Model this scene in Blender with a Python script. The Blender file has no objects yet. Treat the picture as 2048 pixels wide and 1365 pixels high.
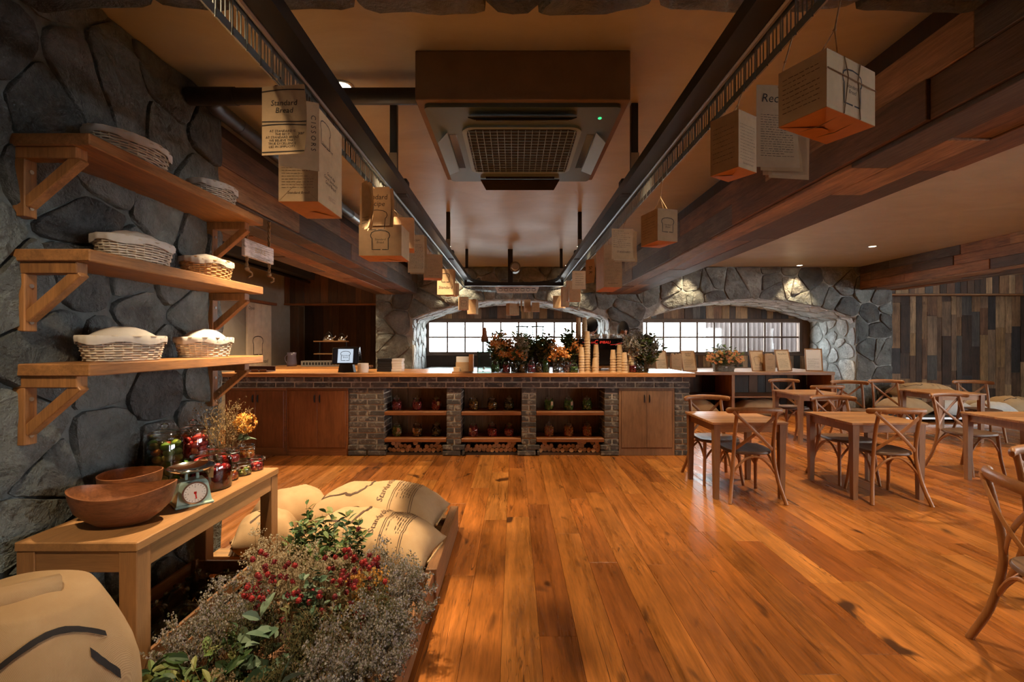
import bpy, bmesh, math, random
from mathutils import Vector, Matrix, noise
R = random.Random(7)
PI = math.pi
S = bpy.context.scene
C = S.collection

# ---------------------------------------------------------------- camera, world, exposure
F = 910.0                      # focal length in pixels of a 2048 px wide frame
CAM_Z = 1.43
cam_d = bpy.data.cameras.new('camera'); cam = bpy.data.objects.new('camera', cam_d); C.objects.link(cam)
cam.location = (0, 0, CAM_Z); cam.rotation_euler = (PI/2, 0, 0)
cam_d.sensor_width = 36.0; cam_d.lens = F/2048*36; cam_d.shift_x = -4/2048; cam_d.shift_y = 3.5/2048
cam_d.clip_start = 0.05; cam_d.clip_end = 200
S.camera = cam
W = bpy.data.worlds.new('overcast_sky'); S.world = W; W.use_nodes = True
W.node_tree.nodes['Background'].inputs[0].default_value = (0.90, 0.96, 1.0, 1)
W.node_tree.nodes['Background'].inputs[1].default_value = 18.0
S.view_settings.view_transform = 'Standard'; S.view_settings.look = 'None'
S.view_settings.exposure = 0.14; S.view_settings.gamma = 1.0; S.view_settings.use_curve_mapping = False
S.cycles.use_denoising = True
S.cycles.max_bounces = 8; S.cycles.diffuse_bounces = 4; S.cycles.glossy_bounces = 3
S.cycles.transparent_max_bounces = 24; S.cycles.transmission_bounces = 6
S.cycles.sample_clamp_indirect = 4.0; S.cycles.caustics_reflective = False; S.cycles.caustics_refractive = False
SPOT_W = 250.0                  # ceiling downlights
WARM = (1.0, 0.73, 0.44)

# ---------------------------------------------------------------- mesh helpers
class MB:
    def __init__(s): s.v = []; s.f = []
    def add(s, vs, fs):
        n = len(s.v); s.v.extend([tuple(p) for p in vs]); s.f.extend([tuple(i+n for i in f) for f in fs]); return s
    def box(s, x0, x1, y0, y1, z0, z1, M=None):
        vs = [Vector((x, y, z)) for z in (z0, z1) for y in (y0, y1) for x in (x0, x1)]
        if M: vs = [M @ v for v in vs]
        return s.add(vs, [(0,2,3,1),(4,5,7,6),(0,1,5,4),(2,6,7,3),(0,4,6,2),(1,3,7,5)])
    def cbox(s, x0, x1, y0, y1, z0, z1, b=0.004, M=None):
        c = ((x0+x1)/2, (y0+y1)/2, (z0+z1)/2); h = (abs(x1-x0)/2, abs(y1-y0)/2, abs(z1-z0)/2)
        b = min(b, min(h)*0.8); vs = []; idx = {}
        for sx in (-1,1):
            for sy in (-1,1):
                for sz in (-1,1):
                    for a in range(3):
                        p = [c[0]+sx*(h[0]-b), c[1]+sy*(h[1]-b), c[2]+sz*(h[2]-b)]
                        p[a] = c[a]+(sx,sy,sz)[a]*h[a]
                        idx[(sx,sy,sz,a)] = len(vs); vs.append(Vector(p))
        if M: vs = [M @ v for v in vs]
        fs = []
        for a in range(3):
            o = [k for k in range(3) if k != a]
            for sg in (-1,1):
                q = []
                for (p, r) in ((-1,-1),(1,-1),(1,1),(-1,1)):
                    k = [0,0,0]; k[a] = sg; k[o[0]] = p; k[o[1]] = r; q.append(idx[(k[0],k[1],k[2],a)])
                flip = (sg > 0) == (a == 1)
                fs.append(tuple(q[::-1]) if flip else tuple(q))
        for a in range(3):
            p, r = [k for k in range(3) if k != a]
            for sp in (-1,1):
                for sr in (-1,1):
                    k0 = [0,0,0]; k0[a] = -1; k0[p] = sp; k0[r] = sr; k1 = list(k0); k1[a] = 1
                    q = (idx[(*k0,p)], idx[(*k1,p)], idx[(*k1,r)], idx[(*k0,r)])
                    fs.append(q)
        for sx in (-1,1):
            for sy in (-1,1):
                for sz in (-1,1): fs.append((idx[(sx,sy,sz,0)], idx[(sx,sy,sz,1)], idx[(sx,sy,sz,2)]))
        return s.add(vs, fs)
    def tube(s, pts, r, n=8, cap=True, flat=1.0, up=None):
        pts = [Vector(p) for p in pts]; m = len(pts)
        rs = r if isinstance(r, (list, tuple)) else [r]*m
        vs = []; prev = None
        for i, p in enumerate(pts):
            t = (pts[min(i+1,m-1)]-pts[max(i-1,0)])
            if t.length < 1e-9: t = Vector((0,0,1))
            t.normalize()
            if up is not None: a = Vector(up)
            elif prev is not None: a = prev
            else: a = Vector((0,0,1)) if abs(t.z) < 0.9 else Vector((1,0,0))
            a = a - t*a.dot(t)
            if a.length < 1e-6: a = t.orthogonal()
            a.normalize(); b = t.cross(a); prev = a
            for k in range(n):
                q = 2*PI*(k+0.5)/n
                vs.append(p + a*(math.cos(q)*rs[i]) + b*(math.sin(q)*rs[i]*flat))
        fs = [(i*n+k, i*n+(k+1)%n, (i+1)*n+(k+1)%n, (i+1)*n+k) for i in range(m-1) for k in range(n)]
        if cap: fs += [tuple(range(n))[::-1], tuple(range((m-1)*n, m*n))]
        return s.add(vs, fs)
    def sweep(s, pts, prof, closed=False):
        """prof: list of (side, up) around the section; path kept upright"""
        pts = [Vector(p) for p in pts]; m = len(pts); n = len(prof); vs = []
        for i, p in enumerate(pts):
            t = (pts[min(i+1,m-1)]-pts[max(i-1,0)]); t.z = 0; t.normalize(); sd = Vector((t.y, -t.x, 0))
            for (a, b) in prof: vs.append(p + sd*a + Vector((0,0,b)))
        fs = [(i*n+k, i*n+(k+1)%n, (i+1)*n+(k+1)%n, (i+1)*n+k) for i in range(m-1) for k in range(n)]
        fs += [tuple(range(n))[::-1], tuple(range((m-1)*n, m*n))]
        return s.add(vs, fs)
    def lathe(s, prof, n=20, c=(0,0,0), sx=1, sy=1, wob=None, cap0=False, cap1=False):
        vs = []; c = Vector(c)
        for i, (r, z) in enumerate(prof):
            for k in range(n):
                q = 2*PI*k/n; rr = r*(1 if wob is None else wob(q, i))
                vs.append(c + Vector((rr*math.cos(q)*sx, rr*math.sin(q)*sy, z)))
        m = len(prof)
        fs = [(i*n+k, i*n+(k+1)%n, (i+1)*n+(k+1)%n, (i+1)*n+k) for i in range(m-1) for k in range(n)]
        if cap0: fs.append(tuple(range(n))[::-1])
        if cap1: fs.append(tuple(range((m-1)*n, m*n)))
        return s.add(vs, fs)
    def ball(s, c, r, sx=1, sy=1, sz=1, n=8, m=5):
        c = Vector(c); vs = [c+Vector((0,0,-r*sz))]
        for i in range(1, m):
            a = -PI/2+PI*i/m
            for k in range(n): vs.append(c+Vector((r*sx*math.cos(a)*math.cos(2*PI*k/n), r*sy*math.cos(a)*math.sin(2*PI*k/n), r*sz*math.sin(a))))
        vs.append(c+Vector((0,0,r*sz))); fs = []
        for k in range(n): fs.append((0, 1+(k+1)%n, 1+k))
        for i in range(m-2):
            for k in range(n): fs.append((1+i*n+k, 1+i*n+(k+1)%n, 1+(i+1)*n+(k+1)%n, 1+(i+1)*n+k))
        e = len(vs)-1
        for k in range(n): fs.append((e, 1+(m-2)*n+k, 1+(m-2)*n+(k+1)%n))
        return s.add(vs, fs)
    def prism(s, poly, fn0, fn1):
        n = len(poly); vs = [fn0(*p) for p in poly]+[fn1(*p) for p in poly]
        fs = [tuple(range(n))[::-1], tuple(range(n, 2*n))]+[(k,(k+1)%n,n+(k+1)%n,n+k) for k in range(n)]
        return s.add(vs, fs)
    def mesh(s, name, mat, smooth=False, fix=True):
        me = bpy.data.meshes.new(name); me.from_pydata(s.v, [], s.f)
        if fix:
            bm = bmesh.new(); bm.from_mesh(me); bmesh.ops.recalc_face_normals(bm, faces=bm.faces); bm.to_mesh(me); bm.free()
        if mat is not None:
            for m in (mat if isinstance(mat, (list,tuple)) else [mat]): me.materials.append(m)
        if smooth == 'auto':
            me.polygons.foreach_set('use_smooth', [True]*len(me.polygons)); me.set_sharp_from_angle(angle=math.radians(42))
        elif smooth: me.polygons.foreach_set('use_smooth', [True]*len(me.polygons))
        me.update(); return me
    def build(s, name, mat, parent=None, smooth=False, loc=None, rot=None, fix=True):
        return obj(name, s.mesh(name, mat, smooth, fix), parent, loc, rot)
def obj(name, data, parent=None, loc=None, rot=None):
    o = bpy.data.objects.new(name, data); C.objects.link(o)
    if parent is not None: o.parent = parent
    if loc is not None: o.location = loc
    if rot is not None: o.rotation_euler = rot
    return o
def tag(o, label=None, cat=None, group=None, kind=None):
    if label: o['label'] = label
    if cat: o['category'] = cat
    if group: o['group'] = group
    if kind: o['kind'] = kind
    return o
def thing(name, label, cat, loc=(0,0,0), rz=0, group=None, rot=None):
    o = obj(name, None, None, loc, rot or (0,0,rz)); o.empty_display_size = 0.05
    return tag(o, label, cat, group)
def copy_tree(o, parent=None):
    c = o.copy(); C.objects.link(c); c.parent = parent
    for ch in list(KIDS.get(o.name, [])) or [k for k in o.children]: copy_tree(ch, c)
    return c
KIDS = {}
def struct(o, label=None): o['kind'] = 'structure'; (label and tag(o, label)); return o
def clampf(x, a, b): return max(a, min(b, x))
def lerp(a, b, t): return a+(b-a)*t
def at(px, py, y): return Vector(((px-1028)*y/F, y, CAM_Z-(py-686)*y/F))

# ---------------------------------------------------------------- materials
class NT:
    def __init__(s, name):
        s.m = bpy.data.materials.new(name); s.m.use_nodes = True; s.t = s.m.node_tree; s.t.nodes.clear()
        s.out = s.t.nodes.new('ShaderNodeOutputMaterial')
    def n(s, typ, **kw):
        o = s.t.nodes.new('ShaderNode'+typ)
        for k, v in kw.items():
            if isinstance(k, str) and hasattr(o, k): setattr(o, k, v)
        return o
    def l(s, a, b): s.t.links.new(a, b)
    def setv(s, sock, v):
        if hasattr(v, 'links'): s.l(v, sock)
        else: sock.default_value = v
    def math(s, op, a, b=None, clamp=False):
        o = s.n('Math', operation=op, use_clamp=clamp); s.setv(o.inputs[0], a)
        if b is not None: s.setv(o.inputs[1], b)
        return o.outputs[0]
    def noise(s, vec, scale=5, detail=4, rough=0.55, dist=0.0):
        o = s.n('TexNoise'); s.l(vec, o.inputs['Vector']); o.inputs['Scale'].default_value = scale
        o.inputs['Detail'].default_value = detail; o.inputs['Roughness'].default_value = rough; o.inputs['Distortion'].default_value = dist
        return o.outputs['Fac']
    def voro(s, vec, scale=5, feature='F1'):
        o = s.n('TexVoronoi', feature=feature); s.l(vec, o.inputs['Vector']); o.inputs['Scale'].default_value = scale
        return o.outputs['Distance']
    def ramp(s, fac, stops, mode='LINEAR'):
        o = s.n('ValToRGB'); o.color_ramp.interpolation = mode; e = o.color_ramp.elements
        while len(e) < len(stops): e.new(0.5)
        for el, (p, c) in zip(e, stops): el.position = p; el.color = (*c[:3], 1)
        s.setv(o.inputs[0], fac); return o.outputs[0]
    def mix(s, fac, a, b, mode='MIX'):
        o = s.n('Mix', data_type='RGBA', blend_type=mode); s.setv(o.inputs[0], fac)
        for sock, v in ((o.inputs[6], a), (o.inputs[7], b)):
            if hasattr(v, 'links'): s.l(v, sock)
            else: sock.default_value = (*v[:3], 1)
        return o.outputs[2]
    def maprange(s, v, a, b, c, d):
        o = s.n('MapRange'); s.setv(o.inputs[0], v)
        for i, k in enumerate((a,b,c,d)): o.inputs[i+1].default_value = k
        return o.outputs[0]
    def vmul(s, v, k):
        o = s.n('VectorMath', operation='MULTIPLY'); s.l(v, o.inputs[0]); o.inputs[1].default_value = k; return o.outputs[0]
    def rnd(s):
        a = s.n('ObjectInfo').outputs['Random']; b = s.n('NewGeometry').outputs['Random Per Island']
        return s.math('FRACT', s.math('ADD', s.math('MULTIPLY', a, 7.31), b))
    def coord(s, kind, r=None):
        v = s.n('NewGeometry').outputs['Position'] if kind == 'world' else s.n('TexCoord').outputs['Object']
        if r is None: return v
        cx = s.n('CombineXYZ')
        for i, k in enumerate((17.3, 23.1, 11.7)): s.l(s.math('MULTIPLY', r, k), cx.inputs[i])
        o = s.n('VectorMath', operation='ADD'); s.l(v, o.inputs[0]); s.l(cx.outputs[0], o.inputs[1]); return o.outputs[0]
    def pbsdf(s, col, rough=0.6, metal=0.0, bump=None, bstr=0.2, bdist=0.01, **kw):
        b = s.n('BsdfPrincipled')
        if hasattr(col, 'links'): s.l(col, b.inputs['Base Color'])
        else: b.inputs['Base Color'].default_value = (*col[:3], 1)
        s.setv(b.inputs['Roughness'], rough); b.inputs['Metallic'].default_value = metal
        for k, v in kw.items(): b.inputs[k].default_value = v
        if bump is not None:
            o = s.n('Bump'); o.inputs['Strength'].default_value = bstr; o.inputs['Distance'].default_value = bdist
            s.l(bump, o.inputs['Height']); s.l(o.outputs[0], b.inputs['Normal'])
        s.l(b.outputs[0], s.out.inputs[0]); return s.m
def plain(name, col, rough=0.6, metal=0.0, var=0.12, scale=8, **kw):
    t = NT(name); v = t.noise(t.coord('object'), scale, 3)
    c = t.mix(1.0, col, t.ramp(v, [(0.25, (1-var,)*3), (0.75, (1+var,)*3)]), 'MULTIPLY')
    return t.pbsdf(c, rough, metal, **kw)
def wood(name, palette, axis='x', sc=1.0, rough=0.5, coord='object', knots=0.0, bstr=0.25, mode='LINEAR', cracks=0.0, contrast=1.0, coat=0.0):
    t = NT(name); r = t.rnd(); v = t.coord(coord, r)
    k = {'x': (1,12,12), 'y': (12,1,12), 'z': (12,12,1)}[axis]
    vs = t.vmul(v, tuple(q*sc for q in k))
    n1 = t.noise(vs, 1.1, 5, 0.6, 0.9); n2 = t.noise(vs, 6.0, 3, 0.6, 0.2)
    big = t.noise(v, 2.2*sc, 3)
    n3 = t.noise(vs, 17.0, 2, 0.6); val = t.math('ADD', t.math('MULTIPLY', n1, 0.48), t.math('ADD', t.math('MULTIPLY', n2, 0.32), t.math('MULTIPLY', n3, 0.20)))
    mul = t.maprange(val, 0.35, 0.65, 1-0.46*contrast, 1+0.40*contrast)
    mul = t.math('MULTIPLY', mul, t.maprange(big, 0.3, 0.7, 1-0.2*contrast, 1+0.2*contrast))
    st = [(i/max(1, len(palette)-1) if mode == 'LINEAR' else i/len(palette), c) for i, c in enumerate(palette)]
    base = t.ramp(r, st, mode)
    cx = t.n('CombineColor')
    for i in range(3): t.l(mul, cx.inputs[i])
    col = t.mix(1.0, base, cx.outputs[0], 'MULTIPLY')
    if knots:
        kv = t.vmul(v, {'x': (0.45,1,1), 'y': (1,0.45,1), 'z': (1,1,0.45)}[axis])
        kn = t.noise(kv, 5.5, 2, 0.5, 0.6); f = t.maprange(kn, 0.66, 0.74, 0, knots)
        col = t.mix(f, col, (0.05, 0.018, 0.006))
    if cracks:
        cv = t.vmul(v, tuple(q*0.5 for q in k)); cn = t.noise(cv, 1.4, 3, 0.6, 1.5)
        f = t.math('MULTIPLY', t.maprange(t.math('ABSOLUTE', t.math('SUBTRACT', cn, 0.5)), 0.0, 0.012, cracks, 0), t.maprange(big, 0.5, 0.62, 0, 1))
        col = t.mix(f, col, (0.03, 0.012, 0.005))
    rg = t.maprange(n1, 0.3, 0.7, rough-0.07, rough+0.1)
    kw = {'Coat Weight': coat, 'Coat Roughness': 0.22} if coat else {}
    return t.pbsdf(col, rg, 0, n2, bstr, 0.004, **kw)
def stonemat(name, palette, dark=(0.03,0.03,0.03), scale=1.0, bstr=0.8):
    t = NT(name); r = t.rnd(); v = t.coord('world', r)
    base = t.ramp(r, [(i/max(1, len(palette)-1), c) for i, c in enumerate(palette)])
    n1 = t.noise(v, 4*scale, 6, 0.62, 0.6); n2 = t.noise(v, 22*scale, 5, 0.65); n3 = t.noise(v, 1.7*scale, 3, 0.5, 1.2)
    m = t.maprange(n1, 0.3, 0.7, 0.50, 1.50); cx = t.n('CombineColor')
    m2 = t.math('MULTIPLY', m, t.maprange(n2, 0.3, 0.7, 0.8, 1.2))
    for i in range(3): t.l(m2, cx.inputs[i])
    col = t.mix(1.0, base, cx.outputs[0], 'MULTIPLY')
    col = t.mix(t.maprange(n3, 0.55, 0.7, 0, 0.35), col, (0.16, 0.12, 0.085))
    n4 = t.noise(v, 9*scale, 4, 0.6, 0.7); h = t.math('ADD', t.math('ADD', t.math('MULTIPLY', n1, 0.8), t.math('MULTIPLY', n4, 0.7)), t.math('MULTIPLY', n2, 0.4))
    return t.pbsdf(col, t.maprange(n2, 0.3, 0.7, 0.5, 0.85), 0, h, bstr, 0.05)
def emit(name, col, st):
    t = NT(name); e = t.n('Emission'); e.inputs[0].default_value = (*col, 1); e.inputs[1].default_value = st
    t.l(e.outputs[0], t.out.inputs[0]); return t.m
def glass(name, tint=(0.95,0.98,0.97), refl=0.9, base=0.03):
    t = NT(name); tr = t.n('BsdfTransparent'); tr.inputs[0].default_value = (*tint, 1)
    g = t.n('BsdfGlossy'); g.inputs['Roughness'].default_value = 0.04; g.inputs['Color'].default_value = (1,1,1,1)
    fr = t.n('Fresnel'); fr.inputs[0].default_value = 1.45
    mx = t.n('MixShader'); t.l(t.math('ADD', t.math('MULTIPLY', fr.outputs[0], refl), base, True), mx.inputs[0]); t.l(tr.outputs[0], mx.inputs[1]); t.l(g.outputs[0], mx.inputs[2])
    t.l(mx.outputs[0], t.out.inputs[0]); return t.m
M = {}
M['floor'] = wood('oiled_oak_floor', [(0.37,0.130,0.025),(0.315,0.102,0.019),(0.385,0.142,0.028),(0.235,0.072,0.015),(0.345,0.118,0.023),(0.42,0.165,0.036)], 'y', 0.7, 0.28, 'world', knots=0.95, bstr=0.12, cracks=0.95, contrast=1.2)
M['floor_gap'] = plain('dark_subfloor', (0.05,0.02,0.008), 0.8)
M['ceiling'] = None
t = NT('tan_plaster'); v = t.coord('world'); n1 = t.noise(t.vmul(v, (1,1.8,1)), 1.6, 6, 0.65, 0.8); n2 = t.noise(v, 30, 4)
M['ceiling'] = t.pbsdf(t.ramp(n1, [(0.3,(0.45,0.43,0.34)),(0.7,(0.56,0.54,0.44))]), 0.36, 0, n1, 0.25, 0.02)
t = NT('grey_plaster'); v = t.coord('world'); n1 = t.noise(v, 1.8, 6, 0.65, 0.6)
M['plaster'] = t.pbsdf(t.ramp(n1, [(0.3,(0.235,0.205,0.155)),(0.7,(0.34,0.30,0.235))]), 0.8, 0, n1, 0.2, 0.02)
M['stone_l'] = stonemat('slate_stone_big', [(0.060,0.072,0.074),(0.14,0.168,0.165),(0.095,0.115,0.115),(0.18,0.21,0.20),(0.045,0.05,0.052),(0.125,0.145,0.138)], scale=1.2, bstr=1.0)
M['stone_p'] = stonemat('pale_daylit_stone', [(0.44,0.47,0.46),(0.56,0.58,0.56),(0.50,0.52,0.50),(0.60,0.61,0.58)], scale=1.0, bstr=0.7)  # arch reveal stones: part of the window light is put into this paler colour
M['stone'] = stonemat('slate_stone', [(0.10,0.12,0.118),(0.20,0.225,0.21),(0.14,0.148,0.138),(0.075,0.086,0.085),(0.23,0.225,0.195),(0.16,0.187,0.18)], scale=1.0, bstr=0.9)
t = NT('stone_mortar'); v = t.coord('world'); n1 = t.noise(v, 14, 5); M['mortar'] = t.pbsdf(t.ramp(n1, [(0.3,(0.24,0.25,0.235)),(0.7,(0.44,0.45,0.42))]), 0.9, 0, n1, 0.6, 0.02)
t = NT('stone_mortar_dark'); v = t.coord('world'); n1 = t.noise(v, 11, 5); M['mortar_l'] = t.pbsdf(t.ramp(n1, [(0.3,(0.085,0.100,0.100)),(0.72,(0.19,0.215,0.21))]), 0.9, 0, n1, 0.8, 0.03)
t = NT('reclaimed_brick'); r = t.rnd(); v = t.coord('world', r); n1 = t.noise(v, 14, 5, 0.65); n2 = t.noise(v, 60, 3)
b0 = t.ramp(r, [(0,(0.045,0.042,0.040)),(0.3,(0.075,0.066,0.058)),(0.6,(0.10,0.082,0.066)),(0.85,(0.055,0.052,0.05)),(1,(0.14,0.115,0.09))])
b1 = t.mix(t.maprange(n1, 0.52, 0.64, 0, 0.75), b0, (0.34,0.30,0.24)); b2 = t.mix(t.maprange(n1, 0.30, 0.42, 0.7, 0), b1, (0.02,0.02,0.02))
M['brick'] = t.pbsdf(b2, 0.85, 0, n2, 0.5, 0.006)
M['brick_mortar'] = plain('brick_mortar', (0.46,0.42,0.35), 0.9, var=0.25, scale=20)
REC = [(0.085,0.05,0.03),(0.29,0.16,0.075),(0.14,0.078,0.042),(0.055,0.046,0.042),(0.42,0.27,0.14),(0.20,0.10,0.05),(0.11,0.095,0.08),(0.27,0.17,0.10),(0.07,0.04,0.025),(0.34,0.20,0.085)]
M['rec_z'] = wood('reclaimed_boards_upright', REC, 'z', 1.0, 0.6, 'world', 0.5, 0.5, 'CONSTANT', contrast=1.35)
M['rec_y'] = wood('reclaimed_boards_lengthwise', [(0.11,0.066,0.04),(0.23,0.135,0.075),(0.085,0.068,0.056),(0.30,0.18,0.095),(0.16,0.085,0.045),(0.12,0.10,0.085),(0.30,0.14,0.06),(0.07,0.05,0.04),(0.20,0.15,0.11)], 'y', 1.0, 0.6, 'world', 0.5, 0.5, 'CONSTANT', contrast=1.35)
M['rec_dark'] = wood('dark_stained_boards', [(0.05,0.025,0.012),(0.09,0.042,0.018),(0.03,0.018,0.012),(0.14,0.06,0.022),(0.065,0.032,0.015)], 'z', 0.8, 0.6, 'world', 0.3, 0.3, 'CONSTANT')
M['teak_x'] = wood('warm_teak_x', [(0.31,0.145,0.05),(0.37,0.175,0.062)], 'x', 1.2, 0.45, 'object', 0, 0.2)
M['teak_y'] = wood('warm_teak_y', [(0.31,0.145,0.05),(0.37,0.175,0.062)], 'y', 1.2, 0.45, 'object', 0.3, 0.2)
M['teak_z'] = wood('warm_teak_z', [(0.31,0.145,0.05),(0.37,0.175,0.062)], 'z', 1.2, 0.45, 'object', 0, 0.2)
M['oak_y'] = wood('light_oak_y', [(0.35,0.180,0.068),(0.39,0.205,0.08)], 'y', 1.2, 0.5, 'object', 0.3, 0.15, contrast=0.6)
M['oak_z'] = wood('light_oak_z', [(0.31,0.155,0.06),(0.35,0.18,0.072)], 'z', 1.2, 0.5, 'object', 0, 0.15, contrast=0.6)
M['oak_x'] = wood('light_oak_x', [(0.30,0.150,0.058),(0.34,0.175,0.07)], 'x', 1.2, 0.5, 'object', 0, 0.15, contrast=0.6)
M['counter'] = wood('counter_slab', [(0.47,0.215,0.075),(0.5,0.23,0.08)], 'x', 0.8, 0.28, 'world', 0.2, 0.08, contrast=0.6)
M['cab_z'] = wood('cabinet_walnut_upright', [(0.235,0.082,0.026),(0.27,0.098,0.032),(0.215,0.076,0.025)], 'z', 1.1, 0.42, 'world', 0.25, 0.15, contrast=0.8)
M['cab_x'] = wood('cabinet_walnut_level', [(0.22,0.078,0.025),(0.26,0.095,0.03)], 'x', 1.1, 0.42, 'world', 0, 0.15, contrast=0.8)
M['cabr_z'] = wood('cabinet_oak_upright', [(0.215,0.115,0.055),(0.25,0.135,0.066)], 'z', 1.1, 0.5, 'world', 0.4, 0.15, contrast=0.8)
M['niche'] = wood('niche_back_board', [(0.24,0.145,0.085),(0.28,0.17,0.10),(0.20,0.125,0.075)], 'z', 1.1, 0.6, 'world', 0.3, 0.15)
M['chair'] = wood('bent_elm', [(0.30,0.125,0.038),(0.35,0.155,0.05),(0.26,0.105,0.032)], 'z', 1.5, 0.4, 'object', 0, 0.1, contrast=0.55)
M['chair_seat'] = wood('dark_chair_seat', [(0.115,0.062,0.032),(0.14,0.076,0.04)], 'y', 1.5, 0.38, 'object', 0, 0.1, contrast=0.6)
M['table_x'] = wood('cafe_table_board', [(0.34,0.16,0.058),(0.42,0.215,0.085),(0.29,0.13,0.046)], 'x', 1.3, 0.36, 'object', 0.3, 0.15, contrast=0.9)
M['table_leg'] = wood('cafe_table_leg', [(0.24,0.115,0.045),(0.29,0.145,0.06)], 'z', 1.3, 0.45, 'object', 0, 0.15, contrast=0.7)
M['bowl'] = wood('acacia_bowl', [(0.20,0.075,0.03),(0.24,0.095,0.038)], 'x', 2.0, 0.4, 'object', 0, 0.05, contrast=1.1)
M['pallet'] = wood('pallet_pine', [(0.34,0.19,0.075),(0.40,0.23,0.095),(0.28,0.15,0.06)], 'x', 1.2, 0.65, 'world', 0.3, 0.3)
M['crate'] = wood('old_crate', [(0.22,0.105,0.045),(0.27,0.13,0.055),(0.18,0.085,0.036)], 'y', 1.2, 0.6, 'world', 0.3, 0.3)
M['grey_wood'] = wood('weathered_sign_wood', [(0.42,0.36,0.29)], 'y', 2.2, 0.8, 'object', 0, 0.9, contrast=1.6)
M['black'] = plain('black_steel', (0.014,0.014,0.015), 0.42, 0.2)
M['black_matt'] = plain('black_matt', (0.012,0.012,0.013), 0.7)
M['black_gloss'] = plain('black_gloss', (0.012,0.012,0.014), 0.15)
M['rail'] = plain('oiled_steel', (0.30,0.31,0.31), 0.32, 0.9)
M['hook'] = plain('galvanised_steel', (0.24,0.26,0.25), 0.38, 0.85)
M['brass'] = plain('brass_rivet', (0.60,0.36,0.14), 0.35, 0.9)
M['chrome'] = plain('chrome', (0.75,0.75,0.75), 0.12, 1.0, var=0.02)
M['steel'] = plain('brushed_steel', (0.5,0.5,0.5), 0.3, 1.0, var=0.05)
M['screw'] = plain('screw_steel', (0.55,0.53,0.5), 0.35, 0.9)
M['kraft'] = plain('kraft_paper', (0.56,0.385,0.215), 0.75, var=0.10, scale=30)
M['kraft_d'] = plain('kraft_paper_brown', (0.45,0.285,0.145), 0.75, var=0.10, scale=30)
M['kraft_o'] = plain('kraft_base_orange', (0.55,0.215,0.055), 0.7, var=0.08, scale=30)
M['kraft_l'] = plain('kraft_paper_pale', (0.60,0.45,0.28), 0.75, var=0.08, scale=30)
M['ink'] = plain('black_ink', (0.018,0.014,0.012), 0.7)
M['ink_b'] = plain('brown_ink', (0.09,0.05,0.03), 0.7)
M['twine'] = plain('jute_twine', (0.45,0.31,0.16), 0.9, var=0.3, scale=60)
M['rope'] = plain('manila_rope', (0.30,0.19,0.09), 0.9, var=0.35, scale=60)
t = NT('burlap'); v = t.coord('object'); wx = t.n('TexWave', bands_direction='X'); wy = t.n('TexWave', bands_direction='Y')
for w in (wx, wy): t.l(v, w.inputs['Vector']); w.inputs['Scale'].default_value = 210; w.inputs['Distortion'].default_value = 1.2; w.inputs['Detail'].default_value = 1
ws = t.math('ADD', wx.outputs['Fac'], wy.outputs['Fac']); n1 = t.noise(v, 7, 4)
cb = t.mix(t.maprange(ws, 0.4, 1.6, 0, 1), (0.45,0.295,0.15), (0.60,0.42,0.235)); cb = t.mix(t.maprange(n1, 0.35, 0.65, 0.0, 0.35), cb, (0.36,0.21,0.09))
M['burlap'] = t.pbsdf(cb, 0.9, 0, ws, 0.25, 0.002)
M['linen'] = plain('white_linen', (0.62,0.59,0.54), 0.9, var=0.06, scale=25)
M['linen2'] = plain('cream_linen', (0.56,0.50,0.42), 0.9, var=0.10, scale=25)
M['wicker_w'] = plain('whitewashed_wicker', (0.62,0.55,0.44), 0.75, var=0.45, scale=14)
M['wicker'] = plain('honey_wicker', (0.52,0.31,0.13), 0.7, var=0.25, scale=14)
M['mint'] = plain('mint_enamel', (0.40,0.56,0.48), 0.3, var=0.03)
M['white'] = plain('white_enamel', (0.78,0.76,0.72), 0.35, var=0.03)
M['paperwhite'] = plain('white_paper', (0.72,0.70,0.66), 0.7, var=0.04)
M['red'] = plain('red_enamel', (0.60,0.02,0.015), 0.35)
M['glass'] = glass('clear_glass'); M['glass_g'] = glass('green_tint_glass', (0.80,0.90,0.84)); M['pane'] = glass('window_glass', (0.97,0.985,0.98), 0.5, 0.01)
M['liquid_r'] = glass('red_syrup', (0.50,0.035,0.02), 0.35, 0.02); M['liquid_g'] = glass('pickle_brine', (0.62,0.62,0.40), 0.35, 0.02)
M['water'] = glass('murky_water', (0.66,0.74,0.70), 0.3, 0.04)
def fruit(name, cols, rough=0.35):
    t = NT(name); r = t.rnd(); return t.pbsdf(t.ramp(r, [(i/len(cols), c) for i, c in enumerate(cols)], 'CONSTANT'), rough)
M['f_red'] = fruit('red_fruit', [(0.52,0.025,0.02),(0.36,0.012,0.014),(0.62,0.07,0.05),(0.45,0.02,0.05)])
M['f_green'] = fruit('green_fruit', [(0.10,0.26,0.025),(0.16,0.33,0.04),(0.07,0.19,0.02)])
M['f_orange'] = fruit('orange_fruit', [(0.72,0.19,0.02),(0.62,0.10,0.02),(0.75,0.30,0.05)])
M['f_amber'] = fruit('amber_fruit', [(0.48,0.22,0.03),(0.30,0.12,0.02),(0.60,0.30,0.05),(0.16,0.08,0.02)])
M['f_dark'] = fruit('dark_fruit', [(0.10,0.07,0.02),(0.16,0.11,0.03),(0.05,0.04,0.02),(0.22,0.18,0.05)])
M['f_mix'] = fruit('mixed_pickles', [(0.26,0.33,0.04),(0.40,0.36,0.06),(0.14,0.24,0.03),(0.52,0.12,0.03),(0.50,0.42,0.20),(0.20,0.28,0.03)])
M['f_rg'] = fruit('red_and_green_fruit', [(0.48,0.03,0.02),(0.62,0.16,0.05),(0.40,0.02,0.02),(0.55,0.06,0.04)])
def leafm(name, cols, rough=0.6): return fruit(name, cols, rough)
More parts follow.
